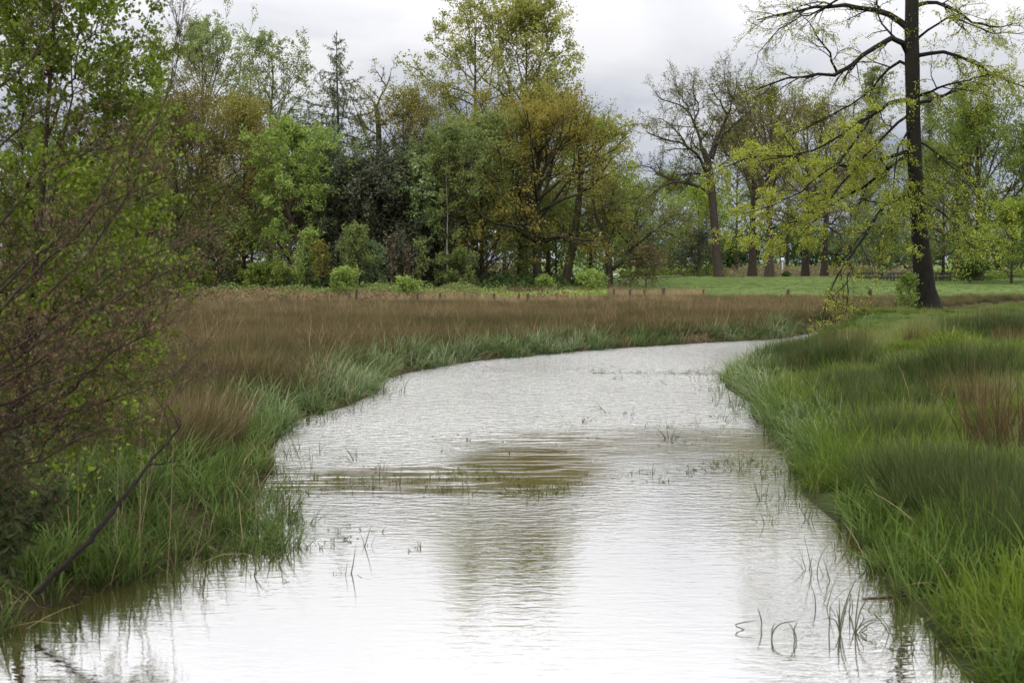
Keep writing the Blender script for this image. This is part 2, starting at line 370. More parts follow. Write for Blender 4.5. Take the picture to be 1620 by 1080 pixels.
# ------------------------------------------------------------------ water
wx = np.linspace(-14, 112, 127); wy = np.linspace(-45, 114, 160)
XX, YY = np.meshgrid(wx, wy); PP = np.stack([XX.ravel(), YY.ravel(), np.zeros(XX.size)], 1)
nx, ny = len(wx), len(wy); i = (np.arange(ny - 1)[:, None] * nx + np.arange(nx - 1)[None, :])
me = mesh_np('stream_water', PP, np.stack([i, i + 1, i + 1 + nx, i + nx], -1).reshape(-1, 4), smooth=True)
m, t, nd, lk = new_mat('stream_water')
tcn = nd.new('ShaderNodeTexCoord')
def mapn(scale, detail, loc=(0, 0, 0), sc_=(1, 1, 1), dist=0.0):
    mp = nd.new('ShaderNodeMapping'); mp.inputs['Scale'].default_value = sc_; mp.inputs['Location'].default_value = loc
    lk.new(tcn.outputs['Object'], mp.inputs[0])
    z_ = nd.new('ShaderNodeTexNoise'); z_.inputs['Scale'].default_value = scale; z_.inputs['Detail'].default_value = detail
    z_.inputs['Distortion'].default_value = dist; lk.new(mp.outputs[0], z_.inputs['Vector']); return z_.outputs[0]
def M(op, a_, b_=None, c__=None):
    x_ = nd.new('ShaderNodeMath'); x_.operation = op
    for k_, v_ in enumerate((a_, b_, c__)):
        if v_ is None: continue
        if isinstance(v_, (int, float)): x_.inputs[k_].default_value = v_
        else: lk.new(v_, x_.inputs[k_])
    return x_.outputs[0]
def MR(v_, a_, b_, lo=0.0, hi=1.0):
    x_ = nd.new('ShaderNodeMapRange'); x_.interpolation_type = 'SMOOTHSTEP'; lk.new(v_, x_.inputs[0])
    for k_, q_ in zip((1, 2, 3, 4), (a_, b_, lo, hi)): x_.inputs[k_].default_value = q_
    return x_.outputs[0]
sp_ = nd.new('ShaderNodeSeparateXYZ'); lk.new(tcn.outputs['Object'], sp_.inputs[0])
wig = M('MULTIPLY', M('SUBTRACT', mapn(0.5, 3), 0.5), 5.0)
yy = M('ADD', sp_.outputs[1], wig)
# the weed bed smooths the surface where it reaches across the stream (a lee about 18 to 25 m off)
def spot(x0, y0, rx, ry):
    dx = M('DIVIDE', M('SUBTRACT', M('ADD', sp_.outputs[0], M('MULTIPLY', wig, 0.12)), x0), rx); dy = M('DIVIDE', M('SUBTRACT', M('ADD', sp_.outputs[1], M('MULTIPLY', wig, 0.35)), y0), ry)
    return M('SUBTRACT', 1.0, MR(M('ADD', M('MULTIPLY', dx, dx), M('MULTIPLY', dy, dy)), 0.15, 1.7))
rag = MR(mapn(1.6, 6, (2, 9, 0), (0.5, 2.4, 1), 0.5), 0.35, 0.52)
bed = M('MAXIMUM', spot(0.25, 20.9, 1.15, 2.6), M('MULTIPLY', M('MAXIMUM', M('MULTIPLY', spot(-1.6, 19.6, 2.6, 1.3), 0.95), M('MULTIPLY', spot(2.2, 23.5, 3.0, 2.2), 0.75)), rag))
bed = M('MULTIPLY', bed, M('ADD', 0.6, M('MULTIPLY', rag, 0.4)))       # brown of mirrored trees put into the water's colour; also calms ripples
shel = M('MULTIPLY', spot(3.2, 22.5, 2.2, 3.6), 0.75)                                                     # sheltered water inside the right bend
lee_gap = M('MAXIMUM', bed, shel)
gust = MR(mapn(0.22, 3, (7, 2, 0), (1, 0.5, 1)), 0.35, 0.65, 0.7, 1.0)
near = MR(sp_.outputs[1], 14, 28, 0.15, 3.0)
amp = M('MULTIPLY', M('MULTIPLY', gust, near), M('SUBTRACT', 1.0, M('MULTIPLY', lee_gap, 0.95)))
h1 = mapn(6.5, 3, (0, 0, 0), (0.5, 1.3, 1), 0.5); h2 = mapn(17.0, 2, (4, 1, 0), (0.6, 1.2, 1), 0.3)
hsum = M('ADD', M('MULTIPLY', h1, 0.0195), M('MULTIPLY', h2, 0.008))
hgt = M('MULTIPLY', hsum, amp)
bp = nd.new('ShaderNodeBump'); bp.inputs['Strength'].default_value = 1.0; bp.inputs['Distance'].default_value = 1.0; lk.new(hgt, bp.inputs['Height'])
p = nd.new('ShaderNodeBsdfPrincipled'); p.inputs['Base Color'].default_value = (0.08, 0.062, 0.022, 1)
p.inputs['Roughness'].default_value = 0.05; p.inputs['IOR'].default_value = 1.33; lk.new(bp.outputs[0], p.inputs['Normal'])
gl = nd.new('ShaderNodeBsdfAnisotropic'); gl.inputs['Color'].default_value = (0.95, 0.95, 0.95, 1); gl.inputs['Roughness'].default_value = 0.03; lk.new(bp.outputs[0], gl.inputs['Normal'])
ms = nd.new('ShaderNodeMixShader'); lk.new(M('SUBTRACT', 0.72, M('MULTIPLY', bed, 0.62)), ms.inputs[0]); lk.new(p.outputs[0], ms.inputs[1]); lk.new(gl.outputs[0], ms.inputs[2])  # gloss cut in the patch so its base brown stands in for reflected trees
o = nd.new('ShaderNodeOutputMaterial'); lk.new(ms.outputs[0], o.inputs[0])
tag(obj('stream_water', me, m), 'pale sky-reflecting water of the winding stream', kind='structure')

# ------------------------------------------------------------------ grasses: clumps spread over the banks
def clump(name, mat, seed, n, rad, h, hsd, width, th0, curve, lean=(0.0, 0.0), segs=4):
    rng = np.random.default_rng(seed)
    rr = rad * np.sqrt(rng.random(n)); a0 = rng.random(n) * 6.283
    base = np.stack([rr * np.cos(a0), rr * np.sin(a0), np.full(n, -0.04)], 1)
    az = a0 + rng.normal(0, 0.7, n)
    hgt = h * np.clip(rng.normal(1, hsd, n), 0.35, 1.6)
    th = np.abs(rng.normal(th0, th0 * 0.6, n)); cv = curve * rng.uniform(0.2, 1.7, n)
    side = np.stack([-np.sin(az), np.cos(az), np.zeros(n)], 1)
    fw = rng.random(n) * 1.2 - 0.6
    out = np.stack([np.cos(az), np.sin(az), np.zeros(n)], 1)
    side = nrm(side + out * fw[:, None])
    rows = []; hs = []; p = base.copy()
    for s in range(segs + 1):
        f = s / segs; wd = width * (1 - f ** 1.8) * 0.5 + width * 0.04
        wv = wd * rng.uniform(0.8, 1.2, n) if s == 0 else wd * np.ones(n)
        rows.append(np.stack([p - side * wv[:, None], p + side * wv[:, None]], 1)); hs.append(np.full((n, 2), f))
        ang = th + cv * (f + 0.5 / segs)
        d = out * np.sin(ang)[:, None] + np.array([0, 0, 1.0]) * np.cos(ang)[:, None] + np.array([lean[0], lean[1], 0]) * f
        p = p + nrm(d) * (hgt / segs)[:, None]
    V = np.stack(rows, 1).reshape(-1, 3); H = np.stack(hs, 1).reshape(-1)
    k = segs + 1
    i = np.arange(n)[:, None] * 2 * k + np.arange(segs)[None, :] * 2
    Q = np.stack([i, i + 1, i + 3, i + 2], -1).reshape(-1, 4)
    return obj(name, mesh_np(name, V, Q, attrs={'hh': H}), mat, link=False)
def scatter(name, label, protos, pts, scl, tint, rng, tilt=0.12, kindw=None, mat_hint=None):
    col = bpy.data.collections.new(name + '_source')
    for q_, pr in enumerate(protos): pr.name = 'clump_%02d_%s' % (q_, name); col.objects.link(pr)
    n = len(pts); me = mesh_np(name, pts)
    rot = np.stack([rng.normal(0, tilt, n), rng.normal(0, tilt, n), rng.random(n) * 6.283], 1).astype(np.float32)
    if getattr(protos[0], 'get', None) and protos[0].get('keep_heading'): rot[:, 2] = rng.normal(0, 0.5, n)
    a_ = me.attributes.new('rot', 'FLOAT_VECTOR', 'POINT'); a_.data.foreach_set('vector', rot.ravel())
    a_ = me.attributes.new('scl', 'FLOAT', 'POINT'); a_.data.foreach_set('value', np.asarray(scl, np.float32) * np.ones(n, np.float32))
    a_ = me.attributes.new('tint', 'FLOAT', 'POINT'); a_.data.foreach_set('value', np.asarray(tint, np.float32) * np.ones(n, np.float32))
    a_ = me.attributes.new('pick', 'INT', 'POINT'); a_.data.foreach_set('value', rng.integers(0, len(protos), n).astype(np.int32))
    o = bpy.data.objects.new(name, me); C.objects.link(o); me.materials.append(protos[0].data.materials[0])
    g = bpy.data.node_groups.new(name, 'GeometryNodeTree')
    g.interface.new_socket('Geometry', in_out='INPUT', socket_type='NodeSocketGeometry'); g.interface.new_socket('Geometry', in_out='OUTPUT', socket_type='NodeSocketGeometry')
    gi = g.nodes.new('NodeGroupInput'); go = g.nodes.new('NodeGroupOutput'); ip = g.nodes.new('GeometryNodeInstanceOnPoints')
    ci = g.nodes.new('GeometryNodeCollectionInfo'); ci.inputs['Collection'].default_value = col
    ci.inputs['Separate Children'].default_value = True; ci.inputs['Reset Children'].default_value = True
    def na(nm, ty):
        x_ = g.nodes.new('GeometryNodeInputNamedAttribute'); x_.data_type = ty; x_.inputs['Name'].default_value = nm
        return [q for q in x_.outputs if q.enabled and q.name == 'Attribute'][0]
    g.links.new(gi.outputs[0], ip.inputs['Points']); g.links.new(ci.outputs[0], ip.inputs['Instance']); ip.inputs['Pick Instance'].default_value = True
    g.links.new(na('pick', 'INT'), ip.inputs['Instance Index']); g.links.new(na('rot', 'FLOAT_VECTOR'), ip.inputs['Rotation']); g.links.new(na('scl', 'FLOAT'), ip.inputs['Scale'])
    g.links.new(ip.outputs[0], go.inputs[0])
    md = o.modifiers.new('spread', 'NODES'); md.node_group = g
    return tag(o, label, kind='stuff')
def wedge(rng, y0, y1, dens, px0=-130, px1=1750):
    """random ground points inside the view (and a step beyond it); dens(y) per square metre"""
    out = []
    for y in np.arange(y0, y1, 1.0):
        xa, xb = (px0 - CX) / F * (y + .5) - 0.6, (px1 - CX) / F * (y + .5) + 0.6
        n = int((xb - xa) * dens(y)); out.append(np.stack([rng.uniform(xa, xb, n), y + rng.random(n)], 1))
    return np.vstack(out)
def put(P, dz=0.0): return np.column_stack([P, gz(P) + dz])

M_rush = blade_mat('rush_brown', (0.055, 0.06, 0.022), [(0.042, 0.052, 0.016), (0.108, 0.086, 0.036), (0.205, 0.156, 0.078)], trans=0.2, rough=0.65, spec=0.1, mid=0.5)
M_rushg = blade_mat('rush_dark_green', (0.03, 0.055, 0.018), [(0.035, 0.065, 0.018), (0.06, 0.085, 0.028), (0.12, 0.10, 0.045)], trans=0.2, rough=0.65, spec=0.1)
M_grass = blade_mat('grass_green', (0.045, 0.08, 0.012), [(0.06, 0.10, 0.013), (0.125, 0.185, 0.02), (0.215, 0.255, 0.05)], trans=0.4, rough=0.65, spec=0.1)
M_seed = blade_mat('grass_seedy', (0.06, 0.10, 0.02), [(0.10, 0.16, 0.04), (0.18, 0.20, 0.07), (0.26, 0.23, 0.12)], trans=0.3, rough=0.65, spec=0.1)
M_sedge = blade_mat('sedge_green', (0.045, 0.055, 0.02), [(0.06, 0.105, 0.02), (0.10, 0.16, 0.03), (0.16, 0.21, 0.07)], trans=0.35, rough=0.65, spec=0.1)
M_glyc = blade_mat('sweet_grass_pale', (0.05, 0.10, 0.03), [(0.075, 0.12, 0.03), (0.13, 0.18, 0.065), (0.34, 0.385, 0.23)], trans=0.3, rough=0.65, spec=0.1)
M_field = blade_mat('meadow_short', (0.07, 0.11, 0.03), [(0.088, 0.13, 0.036), (0.115, 0.16, 0.046), (0.15, 0.19, 0.062)], trans=0.3, rough=0.65, spec=0.1)
M_straw = blade_mat('dry_straw', (0.16, 0.12, 0.06), [(0.20, 0.14, 0.07), (0.30, 0.22, 0.12), (0.40, 0.31, 0.18)], trans=0.2, rough=0.65, spec=0.1)
M_weed = blade_mat('water_weed', (0.07, 0.05, 0.03), [(0.09, 0.10, 0.025), (0.10, 0.16, 0.03), (0.13, 0.08, 0.04)], trans=0.2, rough=0.65, spec=0.1)
M_rushd = blade_mat('rush_deep_green', (0.026, 0.046, 0.013), [(0.034, 0.06, 0.016), (0.06, 0.086, 0.024), (0.115, 0.105, 0.042)], trans=0.15, rough=0.65, spec=0.1)
WL = (0.28, -0.05)    # the wind leans everything a little to the right
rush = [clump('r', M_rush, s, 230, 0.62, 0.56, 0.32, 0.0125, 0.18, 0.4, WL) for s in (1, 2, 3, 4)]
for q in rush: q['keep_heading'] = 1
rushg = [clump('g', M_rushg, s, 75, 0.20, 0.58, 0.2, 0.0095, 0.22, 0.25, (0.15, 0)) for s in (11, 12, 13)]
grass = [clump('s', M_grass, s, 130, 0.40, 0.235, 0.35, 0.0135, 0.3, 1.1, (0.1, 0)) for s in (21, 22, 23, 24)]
broad = [clump('b', M_grass, s + 5, 18, 0.17, 0.52, 0.28, 0.0185, 0.16, 0.7, (-0.1, 0), 6) for s in (21, 22, 23, 24)]
seedy = [clump('d', M_seed, s, 80, 0.5, 0.42, 0.25, 0.0075, 0.18, 0.5, (0.12, 0)) for s in (31, 32)]
sedge = [clump('e', M_sedge, s, 15, 0.17, 0.66, 0.32, 0.020, 0.16, 1.05, (0.12, 0), 7) for s in (41, 42, 43, 44, 45)]
sedge2 = [clump('e2', M_sedge, s + 50, 14, 0.17, 0.56, 0.3, 0.017, 0.16, 1.0, (-0.1, 0), 7) for s in (41, 42, 43)]
glyc = [clump('y', M_glyc, s, 24, 0.24, 0.55, 0.3, 0.021, 0.3, 1.5, (0.2, 0), 6) for s in (51, 52, 53)]
glyc2 = [clump('y2', M_glyc, s + 9, 22, 0.24, 0.5, 0.3, 0.02, 0.3, 1.4, (-0.15, 0), 6) for s in (51, 52, 53)]
fieldg = [clump('f', M_field, s, 40, 0.45, 0.11, 0.3, 0.016, 0.3, 0.8, (0.1, 0), 2) for s in (61, 62)]
straw = [clump('w', M_straw, s, 22, 0.3, 0.75, 0.3, 0.012, 0.2, 0.6, WL) for s in (71, 72)]
straw2 = [clump('w2', M_straw, s, 5, 0.25, 0.7, 0.35, 0.011, 0.35, 0.9, WL) for s in (73, 74, 75)]
weed = [clump('p', M_weed, s, 9, 0.10, 0.07, 0.5, 0.012, 0.8, 1.3, (0.1, 0), 3) for s in (81, 82, 83)]
weedt = [clump('q', M_weed, s, 5, 0.05, 0.22, 0.5, 0.009, 0.35, 0.9, (0.1, 0), 4) for s in (85, 86, 87)]

rng = np.random.default_rng(77)
# the rush meadow on the left and far bank
P = wedge(rng, 9, 110, lambda y: 3.6 if y < 30 else (2.8 if y < 60 else 2.1))
d, lf = shore(P)
edge = np.where(P[:, 1] < 17, 2.0, np.where(P[:, 1] < 46, 0.9, 0.8)) + 0.5 * wob(P, 1.0)
far_lim = 89 + 14 * sstep(0, 9, P[:, 0]) + 2.0 * wob(P, 0.5)
k = lf & (d > edge) & (P[:, 1] < far_lim); P = P[k]
patch = (vnoise(P, 0.22, 1) - 0.5) * 3.2; fine_ = (vnoise(P, 1.1, 2) - 0.5) * 2.4
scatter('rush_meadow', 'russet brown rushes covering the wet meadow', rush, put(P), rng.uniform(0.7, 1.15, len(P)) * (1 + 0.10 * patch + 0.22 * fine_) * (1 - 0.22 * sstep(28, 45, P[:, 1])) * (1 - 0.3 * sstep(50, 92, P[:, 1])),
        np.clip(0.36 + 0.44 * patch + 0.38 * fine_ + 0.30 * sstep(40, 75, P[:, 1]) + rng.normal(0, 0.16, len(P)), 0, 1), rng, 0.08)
# dark green rush foot along the far bank and inside the meadow
P = wedge(rng, 12, 104, lambda y: 7); d, lf = shore(P)
k = lf & (d > 0.5) & ((d < edge.mean() + 1.6) & (rng.random(len(P)) < 0.3) | (wob(P, 0.7) > 0.55) & (rng.random(len(P)) < 0.3)); P = P[k]; k2 = P[:, 1] < 88 + 18 * sstep(0, 9, P[:, 0]); P = P[k2]
scatter('green_rush', 'dark green rushes at the foot of the brown meadow', rushg, put(P), rng.uniform(0.5, 0.85, len(P)), 0.3 + rng.random(len(P)) * 0.7, rng)
# right bank turf
P = wedge(rng, 7, 98, lambda y: 10 if y < 24 else (8 if y < 45 else 5.5)); d, lf = shore(P)
k = ~lf & (d > 0.25); P = P[k]
t_ = (vnoise(P, 0.6, 7) - 0.5) * 3; t2_ = (vnoise(P, 1.6, 8) - 0.5) * 2.5
scatter('bank_grass', 'bright green grass covering the right bank', grass, put(P), rng.uniform(0.65, 1.25, len(P)) * (1 + 0.5 * t2_) * (1 - 0.4 * sstep(35, 55, P[:, 1])), np.clip(0.45 + 0.5 * t_ + 0.3 * t2_ + rng.normal(0, 0.2, len(P)), 0, 1), rng, 0.15)
P = wedge(rng, 14, 75, lambda y: 4.5); d, lf = shore(P)
k = ~lf & (d > 1.2) & (vnoise(P, 0.45, 9) > 0.44); P = P[k]
scatter('seeding_grass', 'thin yellowish grass stems among the turf of the right bank', seedy, put(P), rng.uniform(0.7, 1.2, len(P)) * (1 - 0.4 * sstep(35, 55, P[:, 1])), rng.random(len(P)), rng, 0.1)
P = wedge(rng, 7, 32, lambda y: 22); d, lf = shore(P)
k = ~lf & (d > 0.35) & (d < 2.2) & (vnoise(P, 0.7, 21) + rng.normal(0, 0.08, len(P)) > 0.44 + 0.04 * d); P = P[k]
scatter('broad_grass', 'lush broad-bladed grass close above the right water edge', broad, put(P), rng.uniform(0.6, 1.1, len(P)), np.clip(0.3 + 0.9 * (vnoise(P, 1.1, 22) - 0.4) + rng.normal(0, .2, len(P)), 0, 1), rng, 0.15)
P = wedge(rng, 9.5, 60, lambda y: 5); d, lf = shore(P)
k = (d > -0.2) & (d < 3) & (lf | (rng.random(len(P)) < 0.25)); P = P[k]
scatter('dead_stems', 'dry straw-coloured dead stems among the bank plants', straw2, put(P), rng.uniform(0.6, 1.1, len(P)), rng.random(len(P)), rng, 0.25)
P = wedge(rng, 14, 100, lambda y: 0.35); d, lf = shore(P); P = P[lf & (d > 1.0) & (P[:, 1] < 88 + 13 * sstep(0, 9, P[:, 0])) & (vnoise(P, 0.3, 33) > 0.4)]
scatter('meadow_stems', 'scattered taller dead stems standing above the brown rushes', [clump('ms', M_straw, s, 9, 0.5, 0.85, 0.3, 0.011, 0.25, 0.5, WL) for s in (76, 77, 78)], put(P), rng.uniform(0.7, 1.15, len(P)), rng.random(len(P)) * 0.6, rng, 0.15)
# dark rush patches on the right bank
cen = [(1430, 740, 1.1, .55), (1500, 760, 1.0, .5), (1560, 790, 0.9, .5), (1400, 690, 0.8, .4), (1385, 640, 0.9, .5), (1340, 610, 1.0, .5), (1300, 575, 1.3, .5), (1480, 610, 1.2, .5), (1600, 830, .7, .5), (1255, 560, 1.2, .4), (1590, 560, 1.6, .5)]
pp = []
for px, py, r_, z_ in cen:
    c0 = hit(px, py, z_)[:2]; n_ = int(22 * r_ * r_ * 3.14 * 0.8); q = rng.normal(0, r_ * 0.42, (n_, 2)) * np.array([1.1, 1.5]) + c0; pp.append(q)
P = np.vstack(pp); d, lf = shore(P); P = P[(~lf) & (d > 0.6)]
scatter('dark_rush', 'dark olive rushes in soft patches on the right bank', rushg and [clump('h', M_rushd, s, 110, 0.24, 0.62, 0.22, 0.0085, 0.38, 0.25, (0.1, 0)) for s in (91, 92)], put(P), rng.uniform(0.75, 1.15, len(P)), np.clip(rng.random(len(P)) * 0.9, 0, 1), rng)
# sedges and sweet grass in the shallows
P = wedge(rng, 9.5, 34, lambda y: 26); d, lf = shore(P)
k = lf & (d > np.where(P[:, 1] < 16.5, -0.2, 0.12) + 0.25 * wob(P, 2)) & (d < np.where(P[:, 1] < 17.5, 2.3, 1.1) + 0.4 * wob(P, 1)) & (P[:, 1] < 26) & (vnoise(P, 0.9, 12) + rng.normal(0, 0.1, len(P)) > 0.34); P = P[k]
scatter('left_sedge', 'tall green sedge leaves along the left water edge', sedge, put(P), rng.uniform(0.55, 1.0, len(P)) * (1 + 0.25 * wob(P, 2.0)), rng.random(len(P)), rng, 0.12)
P = wedge(rng, 7, 30, lambda y: 26); d, lf = shore(P)
k = ~lf & (d > 0.02 + 0.2 * wob(P, 2.3)) & (d < 0.9 + 0.5 * wob(P, 1)) & (vnoise(P, 1.0, 13) + rng.normal(0, 0.1, len(P)) > 0.4); P = P[k]
scatter('right_sedge', 'green sedge leaves along the right water edge', sedge2, put(P), rng.uniform(0.6, 1.05, len(P)), rng.random(len(P)) * 0.8, rng, 0.15)
P = wedge(rng, 21, 60, lambda y: 16); d, lf = shore(P)
k = lf & (d > -0.02 + 0.25 * wob(P, 2)) & (d < 1.15 + 0.35 * wob(P, 1.5)) & (vnoise(P, 0.3, 17) + rng.normal(0, 0.1, len(P)) > 0.36) & (P[:, 1] > 24); P = P[k]
scatter('pale_sweet_grass', 'pale blue-green arching grass along the far bend of the left bank', glyc, put(P), rng.uniform(0.7, 1.2, len(P)), np.clip(0.2 + 1.6 * (vnoise(P, 0.8, 61) - 0.35) + rng.normal(0, 0.2, len(P)), 0, 1), rng, 0.15)
P = wedge(rng, 20, 58, lambda y: 13); d, lf = shore(P)
k = ~lf & (d > 0.1) & (d < 1.0 + 0.4 * wob(P, 1.5)) & (P[:, 1] < 46); P = P[k]
scatter('right_sweet_grass', 'pale arching grass along the right bank beyond the weed bed', glyc2, put(P), rng.uniform(0.75, 1.25, len(P)), 0.25 + rng.random(len(P)) * 0.75, rng, 0.15)
P = wedge(rng, 8, 42, lambda y: 9); d, lf = shore(P)
k = (d < 0.2) & (d > -0.75 + 0.35 * wob(P, 1.7)) & (vnoise(P, 1.3, 51) + rng.normal(0, 0.08, len(P)) > 0.47); P = P[k]
scatter('shallows_stems', 'thin scattered stems standing in the shallows along both banks', [clump('sh', M_sedge, s, 5, 0.14, 0.42, 0.35, 0.011, 0.2, 0.9, (0.05, 0), 6) for s in (47, 48, 49)], np.column_stack([P, np.full(len(P), -0.02)]), rng.uniform(0.4, 1.0, len(P)), rng.random(len(P)), rng, 0.2)
n_ = 260; q_ = hit(rng.uniform(300, 465, n_), rng.uniform(775, 885, n_))[:, :2]; d, lf = shore(q_); q_ = q_[(d < 0.3) & (d > -0.85)]
scatter('shallows_mat', 'loose mat of low sedge growing out into the left shallows', [clump('sm', M_sedge, s, 8, 0.16, 0.36, 0.35, 0.013, 0.45, 1.2, (0.1, 0), 6) for s in (57, 58, 59)], np.column_stack([q_, np.full(len(q_), -0.01)]), rng.uniform(0.4, 1.0, len(q_)), rng.random(len(q_)), rng, 0.25)
# far field turf and straw strip
P = wedge(rng, 104, 152, lambda y: 3.0); P = P[(P[:, 0] > 4 + 2 * wob(P, .4)) | (P[:, 1] > 150)]
scatter('field_grass', 'short bright green grass of the far field', fieldg, put(P), rng.uniform(0.4, 0.9, len(P)), rng.random(len(P)), rng)
P = wedge(rng, 88, 118, lambda y: 2.6, -100, 1100); P = P[(wob(P, 0.9) > 0.0)]
scatter('straw_tufts', 'dry pale grass tufts along the far fence', straw, put(P), rng.uniform(0.5, 1.0, len(P)), rng.random(len(P)), rng)
# weed bed in the water
pp = []
def band(pxa, pxb, pya, pyb, n, jit=0.06):
    t = rng.random(n); px = pxa + (pxb - pxa) * t; py = pya + (pyb - pya) * t + rng.normal(0, 1, n) * 7 + 9 * np.sin(px * 0.031) * (pya > 640)
    q_ = hit(px, py)[:, :2] + rng.normal(0, jit * 2, (n, 2)); pp.append(q_[vnoise(q_, 1.7, 41) + rng.normal(0, 0.05, n) > 0.45])
band(440, 900, 768, 766, 420); band(450, 780, 748, 760, 260); band(560, 930, 775, 768, 120); band(700, 1000, 700, 690, 40); band(1000, 1280, 745, 738, 210); band(1030, 1270, 690, 700, 130); band(870, 1200, 668, 660, 130); band(1080, 1220, 655, 658, 90)
band(930, 1140, 590, 591, 150); band(330, 460, 800, 870, 160, 0.3); band(380, 470, 850, 880, 90, 0.2); band(1210, 1290, 745, 800, 70, 0.15)
n_ = 170; t_ = rng.random(n_); pp.append(hit(930 + 215 * t_, 590 + 1.5 * t_ + rng.normal(0, 0.8, n_))[:, :2])
P = np.vstack(pp); d, lf = shore(P); P = P[d < 0.1]
scatter('water_weed', 'low weedy sprigs breaking the water surface', weed, np.column_stack([P, np.full(len(P), 0.01)]), rng.uniform(0.35, 1.1, len(P)), rng.random(len(P)), rng, 0.3)
P2 = P[rng.random(len(P)) < 0.12] + rng.normal(0, 0.1, (1, 2))
scatter('weed_shoots', 'upright green shoots standing in the weed bed', weedt, np.column_stack([P2, np.full(len(P2), 0.0)]), rng.uniform(0.5, 1.3, len(P2)), rng.random(len(P2)) * 0.6, rng, 0.3)

# ------------------------------------------------------------------ trees
B_dark = bark_mat('bark_dark', (0.018, 0.014, 0.011), (0.055, 0.042, 0.03), 3, moss=(0.05, 0.055, 0.02))
B_beech = bark_mat('bark_beech', (0.006, 0.005, 0.0045), (0.021, 0.017, 0.013), 2.0, moss=(0.017, 0.017, 0.009))
B_oak = bark_mat('bark_oak', (0.026, 0.02, 0.016), (0.072, 0.054, 0.044), 3)
B_twig = bark_mat('bark_twig', (0.05, 0.038, 0.026), (0.11, 0.08, 0.055), 4)
B_pale = bark_mat('bark_birch', (0.22, 0.20, 0.17), (0.5, 0.47, 0.42), 2)
B_brown = bark_mat('bark_brown_shrub', (0.026, 0.020, 0.012), (0.075, 0.058, 0.035), 6)
B_lichen = bark_mat('bark_lichen', (0.07, 0.055, 0.035), (0.20, 0.17, 0.12), 8)
LEAF_GAIN = {'straw': 1.0, 'rhododendron': 1.9, 'mid': 1.25, 'evergreen': 1.6, 'dkgreen': 1.1, 'brown': 1.1, 'orange': 1.45, 'beech_young': 1.5, 'near_birch': 1.0, 'buds': 1.0, 'shrub': 1.0}
PAL = {
 'straw': [(0.16, 0.14, 0.07), (0.24, 0.20, 0.11), (0.32, 0.26, 0.15)],
 'near_birch': [(0.085, 0.125, 0.012), (0.165, 0.23, 0.022), (0.30, 0.38, 0.07)],
 'rhododendron': [(0.022, 0.03, 0.010), (0.036, 0.048, 0.017), (0.075, 0.08, 0.032)],
 'buds': [(0.10, 0.055, 0.03), (0.17, 0.10, 0.055), (0.26, 0.18, 0.10)],
 'white_leaf': [(0.12, 0.19, 0.07), (0.18, 0.25, 0.12), (0.26, 0.32, 0.19)],
 'birch': [(0.10, 0.13, 0.04), (0.16, 0.20, 0.07), (0.21, 0.25, 0.11)],
 'fresh': [(0.10, 0.15, 0.03), (0.16, 0.22, 0.045), (0.22, 0.28, 0.08)],
 'ochre': [(0.085, 0.095, 0.02), (0.148, 0.142, 0.025), (0.21, 0.19, 0.04)],
 'orange': [(0.095, 0.092, 0.02), (0.165, 0.14, 0.026), (0.225, 0.188, 0.042)],
 'olive_brown': [(0.075, 0.075, 0.022), (0.118, 0.108, 0.032), (0.16, 0.145, 0.045)],
 'evergreen': [(0.026, 0.032, 0.017), (0.046, 0.053, 0.03), (0.078, 0.085, 0.05)],
 'greygreen': [(0.07, 0.10, 0.045), (0.11, 0.15, 0.07), (0.16, 0.20, 0.10)],
 'beech': [(0.11, 0.12, 0.025), (0.19, 0.20, 0.045), (0.28, 0.28, 0.08)],
 'beech_young': [(0.14, 0.165, 0.022), (0.23, 0.255, 0.035), (0.33, 0.345, 0.07)],
 'mid': [(0.062, 0.09, 0.015), (0.105, 0.145, 0.023), (0.155, 0.195, 0.036)],
 'willow': [(0.08, 0.105, 0.03), (0.12, 0.155, 0.045), (0.17, 0.20, 0.065)],
 'poplar': [(0.09, 0.115, 0.045), (0.13, 0.155, 0.065), (0.17, 0.195, 0.085)],
 'larch': [(0.05, 0.062, 0.032), (0.072, 0.09, 0.045), (0.10, 0.12, 0.06)],
 'pale': [(0.11, 0.16, 0.055), (0.17, 0.22, 0.09), (0.24, 0.29, 0.14)],
 'oakbud': [(0.075, 0.08, 0.025), (0.115, 0.115, 0.035), (0.16, 0.155, 0.05)],
 'bright': [(0.10, 0.14, 0.02), (0.155, 0.205, 0.03), (0.22, 0.27, 0.05)],
 'brown': [(0.09, 0.06, 0.03), (0.14, 0.095, 0.05), (0.18, 0.125, 0.07)],
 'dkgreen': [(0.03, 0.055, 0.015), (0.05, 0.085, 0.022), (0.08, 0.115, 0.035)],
}
def LM(k): return leaf_mat('leaf_' + k, [tuple(min(0.8, v * LEAF_GAIN.get(k, 1.5)) for v in c) for c in PAL[k]], trans=0.12 if k in ('evergreen', 'brown') else 0.35)
SHAPE = {
 'round': lambda u: np.sin(np.pi * np.clip(0.22 + 0.70 * u, 0, 1)) ** 0.7,
 'vase': lambda u: np.clip(0.45 + 0.75 * u, 0, 1) * (1 - 0.55 * np.clip((u - 0.75) / 0.25, 0, 1)),
 'cone': lambda u: 1.02 - 0.95 * u,
 'column': lambda u: 0.75 + 0.35 * np.sin(np.pi * u) - 0.5 * u ** 3,
 'full': lambda u: np.sin(np.pi * np.clip(0.35 + 0.58 * u, 0, 1)) ** 0.6,
}
